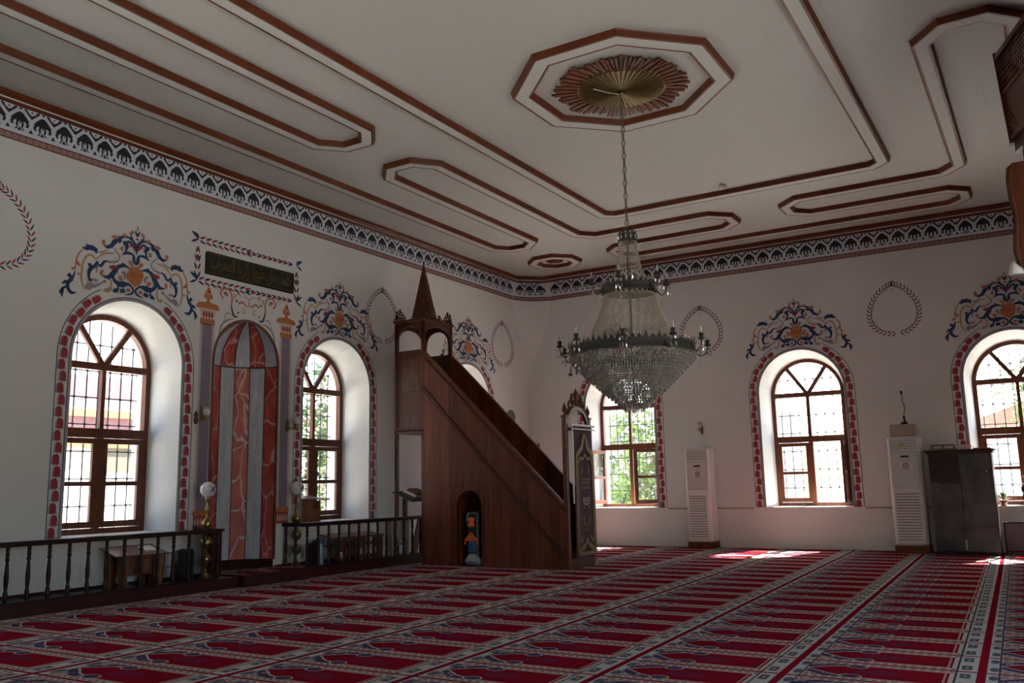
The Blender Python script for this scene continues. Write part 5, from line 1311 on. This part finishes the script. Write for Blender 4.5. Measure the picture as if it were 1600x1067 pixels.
# ------------------------------------------------------------------ outside
struct(MB().box(-40, 60, -40, 60, -.75, -.7).build('ground', M['paving']))
def tree(x, y, h, r, label, mt='leaf', n=2600, hz=1.0, z0=None):
    t = thing('tree', label, 'tree', (x, y, -.7), group=None)
    mb = MB(); mb.tube([(0,0,0),(.08,.05,h*.3),(-.05,.1,h*.6),(.05,0,h*.9)], [.16,.13,.09,.03], 8)
    for k in range(6):
        a_ = 2*PI*k/6+random.random(); zz = h*random.uniform(.35,.6); mb.tube([(0,.05,zz),(.4*r*cos(a_),.4*r*sin(a_),zz+.3*r),(.8*r*cos(a_),.8*r*sin(a_),zz+.6*r)], [.06,.04,.015], 6)
    mb.build('trunk', M['bark'], t)
    mb = MB(); zc_ = h-r*hz*.9; cl = [(random.gauss(0,.45)*r, random.gauss(0,.45)*r, zc_+random.uniform(-1,1)*r*hz*.75) for _ in range(34)]
    for _ in range(n):
        c_ = random.choice(cl); p = Vector((c_[0]+random.gauss(0,.20)*r, c_[1]+random.gauss(0,.20)*r, c_[2]+random.gauss(0,.18)*r))
        d_ = Vector((random.gauss(0,1), random.gauss(0,1), random.gauss(0,1))).normalized(); s_ = d_.orthogonal().normalized()*random.uniform(.04,.08); d_ *= random.uniform(.07,.14)
        mb.poly([p-d_, p+s_, p+d_, p-s_])
    stuff(mb.build('foliage', M[mt], t)); return t
tree(15.6, 14.0, 6.0, 1.8, 'leafy green tree outside the second window', 'leaf', 3200, 1.5)
tree(20.0, 19.0, 7.0, 2.3, 'taller tree behind the one outside the second window', 'leaf2', 3000, 1.5)
tree(22.8, 9.7, 4.2, 1.5, 'bright green tree outside the window by the room corner', 'leaf', 3200, 1.6)
tree(27.0, 14.6, 4.6, 1.8, 'darker green tree behind the bright one outside the corner window', 'leaf2', 3000, 1.6)
tree(31.0, -.4, 5.2, 1.4, 'green tree outside the last window behind the cabinet', 'leaf', 1800)
# pink house beyond the first window
t = thing('pink_house', 'pink rendered house with orange ledge seen through the first window', 'building', (2.0, 17.0, -.7))
MB().box(0, 11.9, 0, 5, 0, 3.1).build('wall', M['whitewall'], t)
MB().box(0, 11.9, -.02, 0, 3.05, 3.55).build('pink_band', M['pinkwall'], t)
MB().box(0, 11.95, -.12, 0, 3.55, 3.70).box(0, 11.95, -.10, 0, 2.92, 3.05).build('orange_ledge', M['peach'], t)
MB().box(0, 11.9, 0.3, 5, 3.1, 9.1).build('upper_wall', M['whitewall'], t)
MB().box(0, 12.2, -.5, 5.3, 9.1, 9.3).box(0, 11.9, .25, .3, 4.0, 4.45).build('roof_edge', M['pinkwall'], t)
f = MB().box(9.15, 10.2, -.05, 0, 2.30, 3.02).build('window', M['whitewall'], t); MB().box(9.24, 10.08, -.06, -.05, 2.42, 2.93).build('shutter', M['shutter'], f)
t = thing('grey_building', 'grey-mauve building behind the trees outside the corner window', 'building', (31.0, 9.0, -.7))
MB().box(0, 6, 0, 9, 0, 4.6).build('wall', M['greywall'], t); MB().box(-.3, 6, -.2, 9.2, 4.6, 4.75).build('roof_edge', M['whitewall'], t)
t = thing('white_house', 'low white house with tiled roof seen through the last window', 'building', (34.0, -5.5, -.7))
MB().box(0, 6, 0, 8, 0, 3.6).build('wall', M['whitewall'], t)
MB().prism([(-.4,3.6),(8.4,3.6),(4.0,5.2)], lambda a_, b_, d: (d, a_, b_), -.4, 6.4).build('roof', M['rooftile'], t)
tag(MB().box(19.6, 19.8, -8, 30, -.7, .45).build('garden_wall', M['whitewall']), 'long low white garden wall outside the right windows', 'wall')
tag(MB().box(-10, 19.5, 24.8, 25.0, -.7, 1.6).build('boundary_wall', M['whitewall']), 'white boundary wall beyond the trees outside the left windows', 'wall')

# ------------------------------------------------------------------ light and camera
W = bpy.data.worlds.new('World'); SC.world = W; W.use_nodes = True; nt = W.node_tree; bg = nt.nodes['Background']
sky = nt.nodes.new('ShaderNodeTexSky'); sky.sky_type = 'NISHITA'; sky.sun_disc = False; sky.sun_elevation = rad(50); sky.sun_rotation = rad(100); sky.air_density = 1.0; sky.dust_density = 1.6; sky.ozone_density = 1
nt.links.new(sky.outputs[0], bg.inputs[0]); bg.inputs[1].default_value = SKY
s = bpy.data.lights.new('sun', 'SUN'); s.energy = SUN; s.angle = rad(.6); s.color = (1,.94,.84); so = bpy.data.objects.new('sun', s); COL.objects.link(so)
dv = Vector((-1, .25, -1.15)).normalized(); so.rotation_euler = dv.to_track_quat('-Z', 'Y').to_euler(); so.location = (30, -8, 25)
def portal(x, y, rz, w=1.5, h=3.0, z=2.2):
    l = bpy.data.lights.new('daylight', 'AREA'); l.shape = 'RECTANGLE'; l.size = w; l.size_y = h; l.cycles.is_portal = True
    o = bpy.data.objects.new('daylight', l); COL.objects.link(o); o.location = (x, y, z); o.rotation_euler = Vector(rz).to_track_quat('-Z', 'Y').to_euler(); return o
for c in LW+[3.2]: portal(c, YW+WT+.05, (0,-1,0))
for c in RW: portal(XE+WT+.05, c, (-1,0,0))
for c in SW: portal(c, YS-WT-.05, (0,1,0))
for c in RWW: portal(XW-WT-.05, c, (1,0,0))
cam = bpy.data.cameras.new('camera'); cam.sensor_width = 36; cam.sensor_fit = 'HORIZONTAL'; cam.lens = 1373.78*36/1600; cam.clip_end = 300
co = bpy.data.objects.new('camera', cam); COL.objects.link(co)
yaw, pitch, roll = 1.023, .1625, -.0203
fwd = Vector((sin(yaw)*cos(pitch), cos(yaw)*cos(pitch), sin(pitch))); r_ = Vector((cos(yaw), -sin(yaw), 0)); u_ = r_.cross(fwd)
r2_ = cos(roll)*r_+sin(roll)*u_; u2_ = -sin(roll)*r_+cos(roll)*u_
Mx = Matrix((r2_, u2_, -fwd)).transposed().to_4x4(); Mx.translation = (0, 0, 1.27); co.matrix_world = Mx; SC.camera = co
SC.view_settings.view_transform = 'Standard'; SC.view_settings.look = 'None'; SC.view_settings.exposure = EXPO; SC.view_settings.gamma = 1; SC.view_settings.use_curve_mapping = False
SC.cycles.use_denoising = True; SC.cycles.max_bounces = 10; SC.cycles.diffuse_bounces = 6; SC.cycles.glossy_bounces = 3; SC.cycles.transmission_bounces = 4; SC.cycles.transparent_max_bounces = 12
SC.cycles.sample_clamp_indirect = 6; SC.cycles.caustics_reflective = False; SC.cycles.caustics_refractive = False
